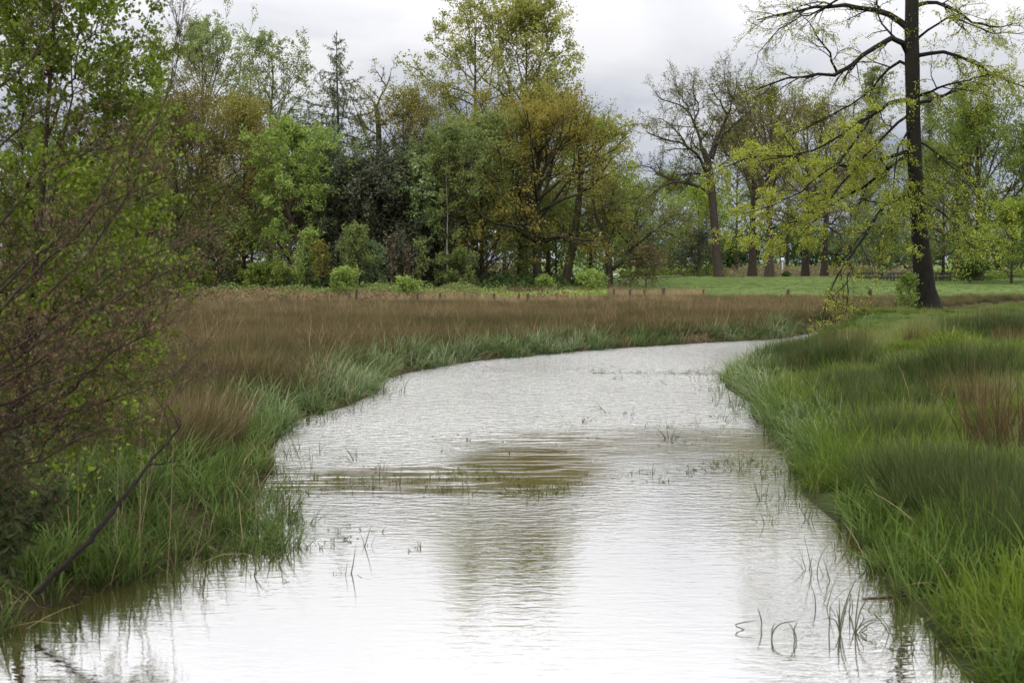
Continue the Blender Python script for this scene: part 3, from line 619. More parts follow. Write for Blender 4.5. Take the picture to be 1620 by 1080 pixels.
def finish_tree(name, label, base, trunk, limbs, fine, leafV, bark, twigm, palette, group=None, smooth_leaf=False, limb_parts=True, cat='tree', leaf_name='crown'):
    root = empty(name, tuple(base), label, cat, group)
    b = MB()
    for (P_, R_, k_) in trunk: b.add(*tubes(P_, R_, k_))
    b.build('trunk', bark, root, True)
    if limbs:
        for (P_, R_, k_) in limbs:
            for j in range(len(P_)):
                q = MB(); q.add(*tubes(P_[j:j + 1], R_[j:j + 1], k_)); q.build('limb', bark, root, True)
    if fine:
        b = MB()
        for (P_, R_, k_) in fine: b.add(*tubes(P_, R_, k_))
        tag(b.build('branches', twigm, root, True), kind='stuff')
    if leafV is not None and len(leafV[0]):
        b = MB(); b.add(*leafV); tag(b.build(leaf_name, LM(palette), root), kind='stuff')
    return root
def tree(name, label, px, Y, top, hw, pal, seed, cb=0.25, shape='round', leaves=11000, lsize=0.22, n1=26, n2=7, n3=6, ang=(70, 25), bark=None, twig=None,
         droop3=0.0, up1=0.25, r0=None, jit=0.24, lean=0.0, group=None, wob1=0.16, l3=0.45, ldroop=0.0, aspect=0.62, cat='tree', wt=0.06, rmin=0.011, wf=1.55):
    """a tree rooted on the ground under pixel column px at depth Y whose crown reaches pixel row top, hw pixels wide to each side"""
    rng = np.random.default_rng(seed); k = Y / F
    x = at(px, 450, Y)[0]; z0 = float(gz([[x, Y]])[0]); H = float(at(px, top, Y)[2]) - z0; wd = hw * k * wf; lsize *= 1.1
    r0 = r0 or (0.011 * H + 0.04); S = 12
    hh = np.linspace(0, 1, S); hf = 0.9
    tp = np.stack([lean * H * hh ** 1.3 + np.cumsum(rng.normal(0, wt, S)) * H * 0.06 * hh, np.cumsum(rng.normal(0, wt, S)) * H * 0.06 * hh, hh * H * hf], 1)
    tr = r0 * (1 - 0.86 * hh) * (1 + 0.5 * np.exp(-hh * 22)); tp[0, 2] = -0.15
    T0 = (tp[None], tr[None], 9)
    def L1(p_, a_, t_, pi_):
        u = np.clip((p_[:, 2] / H - cb) / (hf - cb), 0, 1) * 0.93
        L_ = np.maximum(SHAPE[shape](u), 0.12) * wd * rng.uniform(0.7, 1.12, len(p_)) / np.maximum(np.sin(a_), 0.6) * 1.12
        return np.minimum(L_, np.maximum(H * 1.04 - p_[:, 2], 0.06 * H) / np.maximum(np.cos(a_) + 0.35 * up1, 0.15) * rng.uniform(0.75, 1.0, len(p_)))
    P1, R1 = sprout(tp[None], tr[None], rng, n1, cb / hf * 0.92, 0.99, ang, L1, 7, wob1, up1, 0.62, 0.02, 10)
    P2, R2 = sprout(P1, R1, rng, n2, 0.25, 0.98, (55, 35), 0.5, 4, 0.2, 0.15 - droop3 * 0.3, 0.6, rmin * 1.2)
    n3 = max(3, n3 - 2) if Y < 140 else 3; leaves = int(leaves * (1.4 if Y < 145 else 1.15))
    P3, R3 = sprout(P2, R2, rng, n3, 0.2, 1.0, (50, 35), l3, 3, 0.22, 0.1 - droop3, 0.6, rmin * 0.8)
    cand = np.concatenate([leaf_points(P3, rng, int(leaves * 0.85), 0.15, jit), leaf_points(P2, rng, int(leaves * 0.15), 0.5, jit)])
    lv = leaves_at(cand, lsize, rng, ldroop, aspect)
    return finish_tree(name, label, (x, Y, z0), [T0], [], [(P1, R1, 5), (P2, R2, 3)] + ([] if leaves > 10000 else [(P3, R3, 3)]), lv, bark or B_dark, twig or B_twig, pal, group, cat=cat)
G_W = 'trees of the wood behind the meadow'
tree('silver_birch', 'tall pale-leaved birch with rounded airy top, leftmost above the wood', 322, 141, 46, 80, 'birch', 101, 0.3, 'full', 17000, 0.19, 30, 7, 6, (50, 20), B_twig, B_twig, 0.55, 0.3, jit=0.14, ldroop=0.8, group=G_W)
tree('silver_birch', 'slender open birch with drooping twigs, left of the larch', 427, 139, 60, 48, 'birch', 102, 0.3, 'full', 11000, 0.18, 24, 6, 6, (45, 20), B_twig, B_twig, 0.6, 0.25, jit=0.13, ldroop=0.8, group=G_W)
tree('oak', 'olive brown oak just coming into leaf beside the foreground birch', 282, 122, 172, 100, 'olive_brown', 103, 0.16, 'full', 21000, 0.2, 30, 8, 6, (65, 20), B_dark, B_twig, 0, 0.3, jit=0.3, group=G_W)
tree('oak', 'golden ochre oak with low hanging skirt left of the fresh green tree', 386, 125, 172, 52, 'ochre', 104, 0.12, 'full', 17000, 0.19, 28, 7, 6, (70, 20), B_dark, B_twig, 0.05, 0.2, jit=0.28, group=G_W)
tree('birch', 'fresh light green birch in full young leaf left of the dark evergreens', 458, 118.5, 200, 44, 'fresh', 105, 0.14, 'full', 17000, 0.19, 30, 7, 5, (60, 22), B_twig, B_twig, 0.35, 0.2, jit=0.15, ldroop=0.5, group=G_W)
tree('oak', 'green understorey tree at the left foot of the wood', 345, 121, 362, 62, 'willow', 106, 0.05, 'full', 13000, 0.2, 26, 7, 6, (75, 30), B_dark, B_twig, jit=0.28, group=G_W)
tree('oak', 'dull green low tree half hidden by the foreground shrub', 235, 119, 290, 70, 'mid', 107, 0.05, 'full', 6000, 0.2, 26, 7, 5, (75, 30), group=G_W)
tree('oak', 'brown budding oak behind the bare brown shrub tips', 205, 128, 215, 60, 'brown', 108, 0.2, 'round', 4000, 0.18, 24, 7, 5, (60, 20), group=G_W)
tree('yew', 'grey-green rounded tree in front of the larch trunk', 515, 123, 222, 40, 'greygreen', 109, 0.15, 'full', 9000, 0.2, 24, 6, 6, (65, 25), group=G_W)
tree('holly', 'dark evergreen below the larch, leftmost of the dark clump', 540, 121, 268, 48, 'evergreen', 110, 0.03, 'full', 15000, 0.22, 30, 7, 5, (75, 30), jit=0.22, group=G_W)
tree('holly', 'broad blackish evergreen in the middle of the dark clump', 602, 119, 262, 62, 'evergreen', 111, 0.03, 'full', 18000, 0.22, 32, 7, 5, (75, 30), jit=0.24, group=G_W)
tree('holly', 'dark evergreen with small pale maple before it', 668, 121, 235, 50, 'evergreen', 112, 0.03, 'full', 16000, 0.22, 30, 7, 5, (75, 30), jit=0.22, group=G_W)
tree('pine', 'dark pine peeping up behind the white-stemmed birch', 695, 128, 212, 34, 'evergreen', 113, 0.2, 'cone', 9000, 0.22, 28, 6, 5, (80, 40), jit=0.3, group=G_W)
tree('oak', 'sparse yellow-tinged oak above the dark evergreens', 640, 134, 152, 58, 'ochre', 114, 0.35, 'round', 7500, 0.18, 24, 7, 6, (60, 20), jit=0.3, group=G_W)
tree('oak', 'brownish thin-leaved oak left of the tall beeches', 690, 138, 170, 40, 'olive_brown', 115, 0.35, 'round', 5500, 0.17, 22, 7, 6, (60, 20), jit=0.3, group=G_W)
tree('birch', 'young birch with thin white stem before the dark evergreens', 708, 117, 205, 42, 'willow', 116, 0.3, 'round', 11000, 0.17, 26, 6, 5, (50, 22), B_pale, B_twig, 0.3, 0.3, jit=0.14, ldroop=0.4, group=G_W, r0=0.075, wt=0.12)
tree('maple', 'small maple with pale whitish-green leaf clusters before dark evergreen', 664, 116, 246, 25, 'pale', 117, 0.5, 'round', 1600, 0.24, 14, 4, 4, (65, 30), jit=0.16, r0=0.1, group=G_W, wf=1.0)
tree('willow', 'olive green tree standing close left of the orange oak', 762, 123, 195, 50, 'willow', 118, 0.06, 'full', 17000, 0.19, 32, 7, 6, (65, 22), B_dark, B_twig, 0.15, 0.2, jit=0.28, group=G_W)
tree('oak', 'large rounded oak glowing orange-brown at the end of the wood', 850, 124, 180, 84, 'orange', 119, 0.28, 'full', 26000, 0.16, 40, 8, 6, (76, 20), B_dark, B_dark, 0, 0.3, jit=0.22, group=G_W, r0=0.42, wf=1.8)
tree('oak', 'slim dark-stemmed tree right behind the orange oak', 822, 131, 235, 45, 'orange', 120, 0.3, 'round', 7000, 0.18, 22, 7, 5, group=G_W, r0=0.28)
tree('beech', 'light green beech behind the leaning tree', 935, 134, 195, 46, 'bright', 121, 0.2, 'full', 9500, 0.2, 26, 7, 5, (65, 22), group=G_W)
tree('beech', 'light green low tree under the orange oak', 880, 132, 330, 60, 'fresh', 122, 0.06, 'full', 9000, 0.2, 24, 6, 5, (75, 30), group=G_W)
tree('oak', 'mid green tree filling the wood behind the willow', 770, 146, 300, 80, 'dkgreen', 123, 0.05, 'full', 5500, 0.26, 26, 7, 5, (75, 30), group=G_W)
tree('oak', 'dark green tree deep in the wood behind the evergreens', 600, 150, 290, 95, 'dkgreen', 124, 0.05, 'full', 5500, 0.28, 26, 7, 5, (75, 30), group=G_W)
tree('oak', 'dark green tree deep in the wood behind the ochre oak', 400, 150, 290, 95, 'dkgreen', 125, 0.05, 'full', 5500, 0.28, 26, 7, 5, (75, 30), group=G_W)
tree('oak', 'dark green tree deep in the wood behind the foreground birch', 200, 150, 270, 95, 'dkgreen', 126, 0.05, 'full', 5500, 0.28, 26, 7, 5, (75, 30), group=G_W)
tree('oak', 'mid green tree at the far left edge of the wood', 60, 126, 210, 100, 'mid', 127, 0.08, 'full', 5000, 0.24, 26, 7, 5, (70, 25), group=G_W)
# tall beeches above the orange oak
tree('tall_beech', 'tall straight beech with open crown, left of the tallest pair', 752, 143, -10, 54, 'beech', 130, 0.42, 'full', 9500, 0.24, 28, 7, 5, (82, 40), B_dark, B_twig, 0.0, 0.15, jit=0.22, group=G_W, wt=0.015, l3=0.4, r0=0.36, rmin=0.014)
tree('tall_beech', 'tall spreading beech with tufted crown, right of the tallest pair', 830, 141, 6, 60, 'beech', 131, 0.42, 'full', 13000, 0.26, 24, 6, 5, (60, 22), B_dark, B_twig, 0.0, 0.3, jit=0.3, group=G_W, wt=0.03, l3=0.35, r0=0.36, rmin=0.014)
tree('tall_beech', 'yellow-green beech shoulder between tall beeches and leaning tree', 868, 139, 150, 48, 'beech', 132, 0.3, 'round', 7000, 0.22, 22, 6, 5, group=G_W)
# larch
def larch(px, Y, top, hw, seed):
    rng = np.random.default_rng(seed); k = Y / F; x = at(px, 450, Y)[0]; z0 = float(gz([[x, Y]])[0]); H = float(at(px, top, Y)[2]) - z0
    S = 14; hh = np.linspace(0, 1, S); tp = np.stack([0.1 * np.sin(hh * 5), 0.1 * np.cos(hh * 4), hh * H], 1); tr = 0.30 * (1 - 0.93 * hh)
    def L1(p_, a_, t_, pi_): return np.clip((1.0 - p_[:, 2] / H) * 2.9 + 0.02, 0.03, 1.1) * hw * k * rng.uniform(0.55, 1.15, len(p_))
    P1, R1 = sprout(tp[None], tr[None], rng, 66, 0.3, 0.985, (98, 62), L1, 7, 0.06, 0.0, 0.45, 0.022, 9)
    sag = np.linspace(0, 1, 7)[None, :] ; L = np.linalg.norm(P1[:, -1] - P1[:, 0], axis=1)[:, None]
    P1[:, :, 2] += L * (-0.30 * sag + 0.26 * sag ** 3)
    P2, R2 = sprout(P1, R1, rng, 13, 0.12, 1.0, (65, 45), 0.27, 4, 0.12, -0.85, 0.6, 0.016)
    L2_ = np.linalg.norm(P2[:, -1] - P2[:, 0], axis=1); pi_ = rng.choice(len(P2), 21000, p=L2_ ** 1.3 / (L2_ ** 1.3).sum()); c = sample_on(P2, np.ones(P2.shape[:2]), pi_, rng.random(21000))[0] + rng.normal(0, 0.07, (21000, 3))
    finish_tree('larch', 'tall sparse larch with drooping tiered branches and pointed top', (x, Y, z0), [(tp[None], tr[None], 8)], [], [(P1, R1, 4), (P2, R2, 3)],
                leaves_at(c, 0.18, rng, 1.2, 0.4), B_dark, B_dark, 'larch', G_W)
larch(537, 131, 48, 96, 140)
# ---- trees with limbs set one by one
def hero(name, label, Y, trunk_pts, limbs, pal, seed, bark, twig, lv, lsize, l2, l3, jit=0.15, droop=0.0, group=None, ldroop=0.0, aspect=0.62, k_tr=12, zfix=None, n_dep=0.12, rmin=0.010, extra=None, ang2=(60, 40), flat=0.0, n4=3):
    """trunk_pts: (px, py, radius_px); limbs: (list of px,py, r0_px, depth drift in m, leaf weight)"""
    rng = np.random.default_rng(seed); k = Y / F
    tp = at([q[0] for q in trunk_pts], [q[1] for q in trunk_pts], Y); x = tp[0, 0]
    z0 = float(gz([[x, Y]])[0]); base = np.array([x, Y, z0]); tp = tp - base; tp[0, 2] = -0.2
    tw = resample(tp, 22)
    dz = np.r_[0, np.cumsum(np.linalg.norm(np.diff(tp, axis=0), axis=1))]; tr = np.interp(np.linspace(0, dz[-1], 22), dz, [q[2] * k * 0.93 for q in trunk_pts])
    tw[1:-1] += rng.normal(0, 0.02, (20, 3)) * tr[1:-1, None]
    LP, LR, LWt = [], [], []
    for pts, rp, drift, wt_ in limbs:
        q = at([a[0] for a in pts], [a[1] for a in pts], Y) - base
        f = np.linspace(0, 1, len(pts)); q[:, 1] += drift * f ** 1.1
        q = resample(q, 12); q[2:] += rng.normal(0, n_dep, (10, 3)) * np.array([0.3, 1, 0.3])
        LP.append(q); LR.append(rp * 0.86 * k * (1 - 0.82 * np.linspace(0, 1, 12) ** 0.8)); LWt.append(wt_)
    LP, LR, LWt = np.array(LP), np.array(LR), np.array(LWt)
    ab = (lambda L: (lambda p_, a_, t_, pi_: L * rng.uniform(0.45, 1.2, len(p_)) * (1.1 - 0.4 * t_)))
    n2, L2, u2 = l2; n3, L3, u3 = l3
    P2, R2 = sprout(LP, LR, rng, n2, 0.12, 1.0, ang2, ab(L2), 7, 0.17, u2, 0.6, rmin * 1.5, flat=flat)
    wt2 = np.repeat(LWt, n2)
    P3, R3 = sprout(P2, R2, rng, n3, 0.12, 1.0, (50, 35), ab(L3), 4, 0.18, u3, 0.6, rmin, flat=flat)
    wt3 = np.repeat(wt2, n3)
    P4, R4 = sprout(P3, R3, rng, n4, 0.2, 1.0, (45, 35), ab(L3 * 0.45), 3, 0.2, u3, 0.6, rmin * 0.7, flat=flat)
    wt4 = np.repeat(wt3, n4)
    pr = wt4 / wt4.sum(); pi = rng.choice(len(P4), lv, p=pr)
    c, _, _ = sample_on(P4, np.ones(P4.shape[:2]), pi, rng.random(lv)); c = c + rng.normal(0, jit, c.shape)
    if extra is not None: c = np.vstack([c, extra(rng, tw, tr)])
    return finish_tree(name, label, base, [(tw[None], tr[None], k_tr)], [(LP, LR, 7)], [(P2, R2, 3), (P3, R3, 3), (P4, R4, 3)], leaves_at(c, lsize, rng, ldroop, aspect), bark, twig, pal, group)
# the big beech on the right bank
def epicormic(rng, tw, tr):   # little tufts of leaves sitting on the trunk
    n = 900; t = 0.12 + 0.62 * rng.random(n) ** 0.9; i_ = (t * 21).astype(int); a_ = rng.random(n) * 6.283
    cl = rng.integers(0, 26, n); tt = np.sort(0.12 + 0.6 * rng.random(26))[cl]; aa = (rng.random(26) * 6.283)[cl] + rng.normal(0, 0.35, n)
    i_ = np.clip(tt * 21, 0, 20).astype(int); r_ = tr[i_] + np.abs(rng.normal(0.08, 0.16, n))
    return tw[i_] + np.stack([np.cos(aa) * r_, np.sin(aa) * r_, rng.normal(0, 0.25, n)], 1)
hero('beech', 'great beech with dark leaning trunk and yellow-green drooping boughs on the right bank', 59.5,
     [(1468, 500, 30), (1466, 486, 23), (1464, 470, 19.5), (1460, 430, 17), (1456, 385, 14.5), (1450, 310, 12.5), (1446, 230, 12), (1444, 160, 12), (1443, 100, 12.5), (1442, 40, 11.5), (1443, -30, 11), (1441, -120, 10), (1437, -220, 9), (1436, -330, 7), (1440, -450, 4)],
     [([(1441, 92), (1428, 68), (1412, 60), (1392, 70), (1352, 96), (1325, 118), (1300, 122), (1262, 128), (1222, 134), (1185, 150)], 6.5, -1.5, .35),
      ([(1325, 118), (1310, 95), (1290, 70), (1262, 45), (1240, 30)], 2.6, -2.5, .2),
      ([(1441, 48), (1425, 30), (1400, 12), (1370, 3), (1325, -3), (1270, 5), (1215, 15)], 7, 2.5, .25),
      ([(1330, -3), (1290, 20), (1250, 30), (1210, 70), (1200, 110)], 2.2, 1.5, .15),
      ([(1441, 106), (1425, 92), (1408, 110), (1388, 140), (1352, 165), (1310, 185), (1270, 205)], 3.4, 2.5, .5),
      ([(1441, 158), (1424, 160), (1400, 165), (1382, 178), (1340, 205), (1290, 235), (1240, 255), (1190, 262)], 4.5, -3.0, 1.5),
      ([(1382, 178), (1350, 225), (1310, 265), (1260, 300), (1200, 330), (1150, 345)], 3, -4.0, 1.6),
      ([(1441, 238), (1415, 246), (1370, 260), (1330, 262), (1290, 260), (1258, 248), (1238, 241), (1190, 245), (1140, 270)], 4.2, 1.0, 1.4),
      ([(1441, 240), (1400, 275), (1350, 310), (1300, 335), (1240, 360), (1180, 375)], 3.6, 3.0, 1.5),
      ([(1443, 305), (1415, 315), (1385, 335), (1362, 368), (1345, 388), (1325, 412), (1306, 440), (1290, 470), (1285, 500)], 4.0, -2.5, .5),
      ([(1345, 388), (1340, 420), (1330, 455), (1318, 490), (1310, 510)], 2.0, -3.0, .3),
      ([(1441, 200), (1420, 230), (1408, 270), (1395, 320), (1380, 360)], 2.6, -2.0, .9),
      ([(1441, 180), (1410, 200), (1370, 240), (1330, 290), (1290, 340), (1250, 385)], 3.0, -1.0, 1.5),
      ([(1452, 88), (1478, 84), (1500, 88), (1530, 105), (1562, 124), (1592, 144), (1640, 152)], 4.2, -1.5, .8),
      ([(1453, 163), (1480, 156), (1520, 140), (1562, 127), (1600, 124)], 3.6, 2.0, .6),
      ([(1453, 152), (1485, 140), (1525, 130), (1545, 132)], 3.0, -2.5, .5),
      ([(1453, 8), (1476, 0), (1508, 5), (1545, 26), (1578, 34), (1640, 28)], 4.2, 2.0, .35),
      ([(1453, 60), (1476, 40), (1500, 30), (1530, 60), (1560, 70), (1610, 68)], 2.5, -3.0, .4),
      ([(1455, 225), (1475, 240), (1500, 275), (1520, 310), (1528, 345)], 2.2, -2.5, .45),
      ([(1460, 320), (1478, 330), (1500, 360), (1518, 395)], 1.8, -2.0, .35),
      ([(1448, 270), (1430, 290), (1415, 330), (1395, 372)], 2.0, -3.0, .5),
      ([(1440, -60), (1400, -90), (1340, -110), (1270, -100)], 6, -2, .5),
      ([(1444, -90), (1490, -130), (1560, -150), (1630, -130)], 6, 2, .5),
      ([(1440, -180), (1400, -240), (1340, -290)], 5, 2, .5), ([(1438, -230), (1490, -300), (1540, -350)], 5, -2, .5)],
     'beech_young', 150, B_beech, B_beech, 54000, 0.084, (11, 1.9, -0.10), (6, 0.95, -0.16), jit=0.05, ldroop=0.5, k_tr=18, rmin=0.0075, n_dep=0.12, extra=epicormic, flat=0.45, n4=4)
# the old oak standing clear in the field
def z3(pts): return [(860 + a / 2.455, 60 + b / 2.455) for a, b in pts]
def z6(pts): return [(900 + a / 3.725, 180 + b / 3.725) for a, b in pts]
hero('oak', 'great bare-twigged oak with long low left arm, standing clear of the wood', 151,
     [(1138, 449, 12), (1137, 440, 8.8), (1134, 410, 7.6), (1130, 350, 7.0), (1126, 300, 6.6), (1122, 268, 6.5), (1119, 250, 5.2), (1112, 235, 3.5)],
     [(z3([(648, 605), (620, 585), (580, 566), (530, 558), (470, 570), (420, 596), (370, 650), (340, 690)]), 4.0, -2, 1),
      (z3([(530, 560), (480, 545), (440, 520), (400, 490), (350, 492), (305, 505)]), 2.2, 2, 1),
      (z3([(640, 540), (600, 525), (560, 520), (520, 535), (490, 560)]), 2.4, 3, 1),
      (z3([(632, 520), (605, 470), (560, 430), (510, 405), (450, 400), (385, 372)]), 3.6, -3, 1),
      (z3([(560, 430), (530, 380), (490, 345), (440, 320), (410, 340)]), 2.0, -4, 1),
      (z3([(632, 490), (610, 400), (585, 320), (560, 265), (525, 248), (480, 235), (440, 205)]), 3.8, 2.5, 1),
      (z3([(585, 320), (610, 270), (600, 220), (575, 170)]), 2.0, 3, 1),
      (z3([(560, 265), (530, 220), (510, 180)]), 1.8, 1, 1),
      (z3([(640, 490), (650, 430), (690, 360), (715, 300), (735, 230), (742, 160)]), 3.8, -1.5, 1),
      (z3([(715, 300), (680, 250), (640, 210), (615, 170)]), 2.0, -2.5, 1),
      (z3([(735, 240), (700, 190), (690, 160)]), 1.5, -2, 1),
      (z3([(655, 470), (690, 390), (740, 335), (790, 300), (840, 245)]), 3.0, 3, 1),
      (z3([(650, 520), (700, 480), (750, 440), (790, 420)]), 2.0, -3, 1)],
     'oakbud', 151, B_oak, B_dark, 10000, 0.15, (12, 3.0, 0.10), (7, 1.3, 0.1), jit=0.10, rmin=0.012, n_dep=0.25, ang2=(60, 40), n4=5)
hero('oak', 'crooked low oak with twisted arm reaching right before the field', 122,
     [(964, 462, 10), (964, 450, 7.0), (964, 425, 6.0), (964, 410, 5.5), (960, 392, 4.6), (955, 368, 4.0), (946, 352, 3.2), (942, 335, 2.4), (938, 315, 1.5)],
     [(z6([(242, 918), (285, 895), (325, 878), (318, 830), (375, 782), (430, 742), (480, 695), (530, 680), (600, 718), (670, 765)]), 4.0, -2, 1.3),
      (z6([(375, 782), (340, 745), (308, 708), (305, 678), (330, 645), (345, 600)]), 2.2, 2, 1),
      (z6([(410, 755), (392, 690), (388, 630), (402, 560), (420, 520)]), 2.0, -1, 1),
      (z6([(328, 830), (390, 820), (440, 828), (478, 850), (508, 915), (520, 975)]), 1.8, 2, .6),
      (z6([(205, 705), (212, 620), (195, 540), (160, 450), (150, 420)]), 2.6, -2, 1),
      (z6([(215, 760), (160, 720), (120, 640), (100, 560)]), 2.0, 2, 1),
      (z6([(225, 790), (260, 700), (280, 600), (270, 500), (290, 420)]), 2.4, 3, 1),
      (z6([(530, 680), (560, 640), (600, 600), (640, 590)]), 1.6, -2, 1.2),
      (z6([(250, 960), (300, 990), (340, 1000)]), 1.2, -2, .2)],
     'oakbud', 152, B_dark, B_dark, 8000, 0.15, (11, 2.2, 0.12), (6, 1.0, 0.1), jit=0.12, rmin=0.012, n_dep=0.2)
hero('beech', 'dark-trunked tree leaning right with broken bare top beside the orange oak', 124,
     [(891, 461, 10), (894, 450, 8), (903, 405, 7), (911, 362, 6.2), (917, 310, 5.2), (919, 270, 4.5), (917, 225, 3.6), (914, 195, 2.8), (910, 178, 1.6)],
     [([(919, 268), (932, 244), (950, 222), (975, 208), (990, 200)], 2.6, -2, 1.3), ([(919, 275), (945, 266), (970, 240)], 2.0, 2, 1.2),
      ([(914, 200), (922, 188), (928, 178)], 1.5, 0, .05), ([(916, 215), (906, 196), (903, 182)], 1.4, 0, .05),
      ([(912, 345), (945, 330), (975, 335)], 2.2, -2, 1), ([(908, 375), (880, 350), (870, 330)], 2.0, 2, 1), ([(917, 300), (940, 300), (960, 290)], 2, -1, 1.2), ([(917, 240), (945, 225), (960, 200)], 2, 1, 1.4)],
     'beech', 153, B_dark, B_dark, 7000, 0.18, (9, 2.2, 0.12), (6, 1.0, 0.1), jit=0.14, rmin=0.013)
hero('oak', 'stag-headed oak with twisted dead limbs rising beside the larch', 137,
     [(602, 450, 7), (601, 330, 6), (600, 230, 5), (598, 185, 4.2), (594, 165, 3.2)],
     [([(596, 172), (600, 155), (611, 139), (617, 122), (618, 108)], 2.4, 0, .1), ([(611, 137), (602, 122), (592, 106)], 1.8, -1, .1), ([(595, 168), (584, 152), (574, 144)], 2.0, 1, .1),
      ([(600, 200), (625, 185), (645, 180)], 2, -2, 1), ([(600, 215), (575, 200), (560, 190)], 2, 2, 1), ([(601, 250), (630, 225), (660, 215)], 2, 1, 1), ([(601, 240), (570, 230), (555, 225)], 2, -1, 1)],
     'ochre', 154, B_dark, B_dark, 4200, 0.17, (5, 1.3, 0.1), (4, 0.7, 0.1), jit=0.12, rmin=0.013, group=G_W)
# oaks on the mound and beyond
G_O = 'trees of the field edge on the right'
tree('oak', 'oak with broad dull trunk right behind the great oak', 1190, 162, 150, 62, 'oakbud', 201, 0.42, 'round', 8000, 0.2, 24, 7, 6, (65, 22), B_oak, B_twig, jit=0.28, r0=0.46, group=G_O)
tree('oak', 'red-brown trunked oak on the mound, nearest right of the great oak', 1217, 152, 145, 55, 'oakbud', 202, 0.4, 'round', 7000, 0.18, 22, 7, 6, (60, 20), B_oak, B_twig, jit=0.16, r0=0.42, group=G_O)
tree('oak', 'brownish oak seen through the beech boughs, left of two', 1274, 172, 170, 60, 'olive_brown', 203, 0.3, 'round', 8000, 0.2, 24, 7, 5, bark=B_oak, r0=0.46, group=G_O)
tree('oak', 'brownish oak seen through the beech boughs, right of two', 1304, 168, 175, 55, 'oakbud', 204, 0.3, 'round', 7000, 0.2, 24, 7, 5, bark=B_oak, r0=0.42, group=G_O)
tree('poplar', 'tall columnar poplar left of the beech trunk', 1366, 236, 95, 25, 'poplar', 205, 0.12, 'column', 9000, 0.32, 44, 5, 4, (28, 15), jit=0.22, group='columnar poplars', rmin=0.016)
tree('poplar', 'narrow columnar poplar just right of the beech trunk', 1468, 246, 132, 15, 'poplar', 206, 0.12, 'column', 6000, 0.32, 40, 5, 4, (24, 14), jit=0.3, group='columnar poplars', rmin=0.016)
tree('poplar', 'columnar poplar furthest right of the beech trunk', 1513, 240, 120, 21, 'poplar', 207, 0.12, 'column', 8000, 0.32, 44, 5, 4, (26, 15), jit=0.22, group='columnar poplars', rmin=0.016)
tree('maple', 'bright green spreading tree right of the beech trunk', 1548, 151, 176, 78, 'mid', 208, 0.12, 'full', 22000, 0.22, 30, 7, 6, (72, 25), r0=0.42, jit=0.3, group=G_O)
tree('maple', 'green tree cut by the right edge of the view', 1640, 146, 200, 60, 'mid', 209, 0.1, 'full', 15000, 0.22, 26, 7, 5, (72, 25), group=G_O)
tree('maple', 'low green tree at the right end of the field', 1600, 140, 330, 55, 'bright', 210, 0.04, 'full', 9000, 0.2, 24, 6, 5, (75, 30), group=G_O)
tree('oak', 'olive tree close behind the beech trunk', 1492, 162, 235, 50, 'willow', 211, 0.1, 'full', 13000, 0.22, 26, 7, 5, group=G_O)
tree('willow', 'grey-green rounded willow left of the footbridge', 1395, 176, 358, 48, 'greygreen', 212, 0.05, 'full', 9000, 0.22, 24, 6, 5, (75, 30), group=G_O)
tree('maple', 'vivid green tree right beside the great oak trunk', 1105, 186, 300, 46, 'bright', 213, 0.15, 'full', 9000, 0.25, 26, 6, 5, (70, 25), group=G_O)
tree('oak', 'mid green tree behind the long arm of the great oak', 1060, 198, 285, 55, 'mid', 214, 0.1, 'full', 10000, 0.26, 26, 6, 5, group=G_O)
tree('oak', 'thin olive tree behind the crooked oak', 1010, 176, 300, 52, 'willow', 215, 0.1, 'round', 6500, 0.24, 24, 7, 5, group=G_O)
tree('holly', 'dark holly bush left of the great oak trunk', 1103, 160, 372, 24, 'evergreen', 216, 0.02, 'full', 4500, 0.2, 20, 5, 5, (75, 30), group=G_O)
tree('maple', 'green tree whose crown shows behind two mound oaks', 1165, 196, 205, 55, 'mid', 217, 0.35, 'round', 8000, 0.26, 24, 6, 5, group=G_O)
tree('oak', 'green tree between mound oaks and columnar poplar', 1245, 205, 230, 60, 'mid', 218, 0.2, 'full', 9000, 0.27, 24, 6, 5, group=G_O)
tree('oak', 'olive green tree below the tall columnar poplar', 1345, 200, 250, 60, 'willow', 219, 0.12, 'full', 9000, 0.26, 24, 6, 5, group=G_O)
tree('oak', 'green tree behind the right end of the footbridge', 1440, 190, 300, 50, 'mid', 220, 0.08, 'full', 8000, 0.25, 24, 6, 5, group=G_O)
tree('oak', 'dull green tree behind the leaning tree and light beech', 960, 165, 290, 48, 'mid', 221, 0.08, 'full', 7000, 0.25, 24, 6, 5, group=G_O)
# far woods read as one mass
def far_wood(name, label, spots, pal, seed, lsize, n=1100):
    rng = np.random.default_rng(seed); b = MB(); cc = []
    for px, Y, top, hw in spots:
        k = Y / F; x = at(px, 430, Y)[0]; z0 = float(gz([[x, Y]])[0]); H = float(at(px, top, Y)[2]) - z0; r = hw * k
        d = nrm(rng.normal(size=(n, 3))) * (rng.random(n) ** 0.4)[:, None]; d = d * (1 + 0.22 * np.sin(d[:, :1] * 7 + rng.random() * 6) * np.cos(d[:, 2:] * 6 + rng.random() * 6))
        cc.append(np.array([x, Y, z0 + H * 0.53]) + d * np.array([r, r, H * 0.52]))
        tw = resample(np.array([[x, Y, z0 - .3], [x + .2, Y, z0 + H * .4], [x, Y, z0 + H * .8]]), 5); b.add(*tubes(tw[None], np.linspace(0.3, 0.08, 5)[None], 5))
    c = np.vstack(cc); c = c[c[:, 2] > 0.6]
    v, q = leaves_at(c, lsize, rng); o1 = MB(); o1.add(v, q); f = o1.build(name, LM(pal)); tag(f, label, kind='stuff')
    s = b.build('stems', B_dark, f); tag(s, kind='stuff')
rng = np.random.default_rng(300)
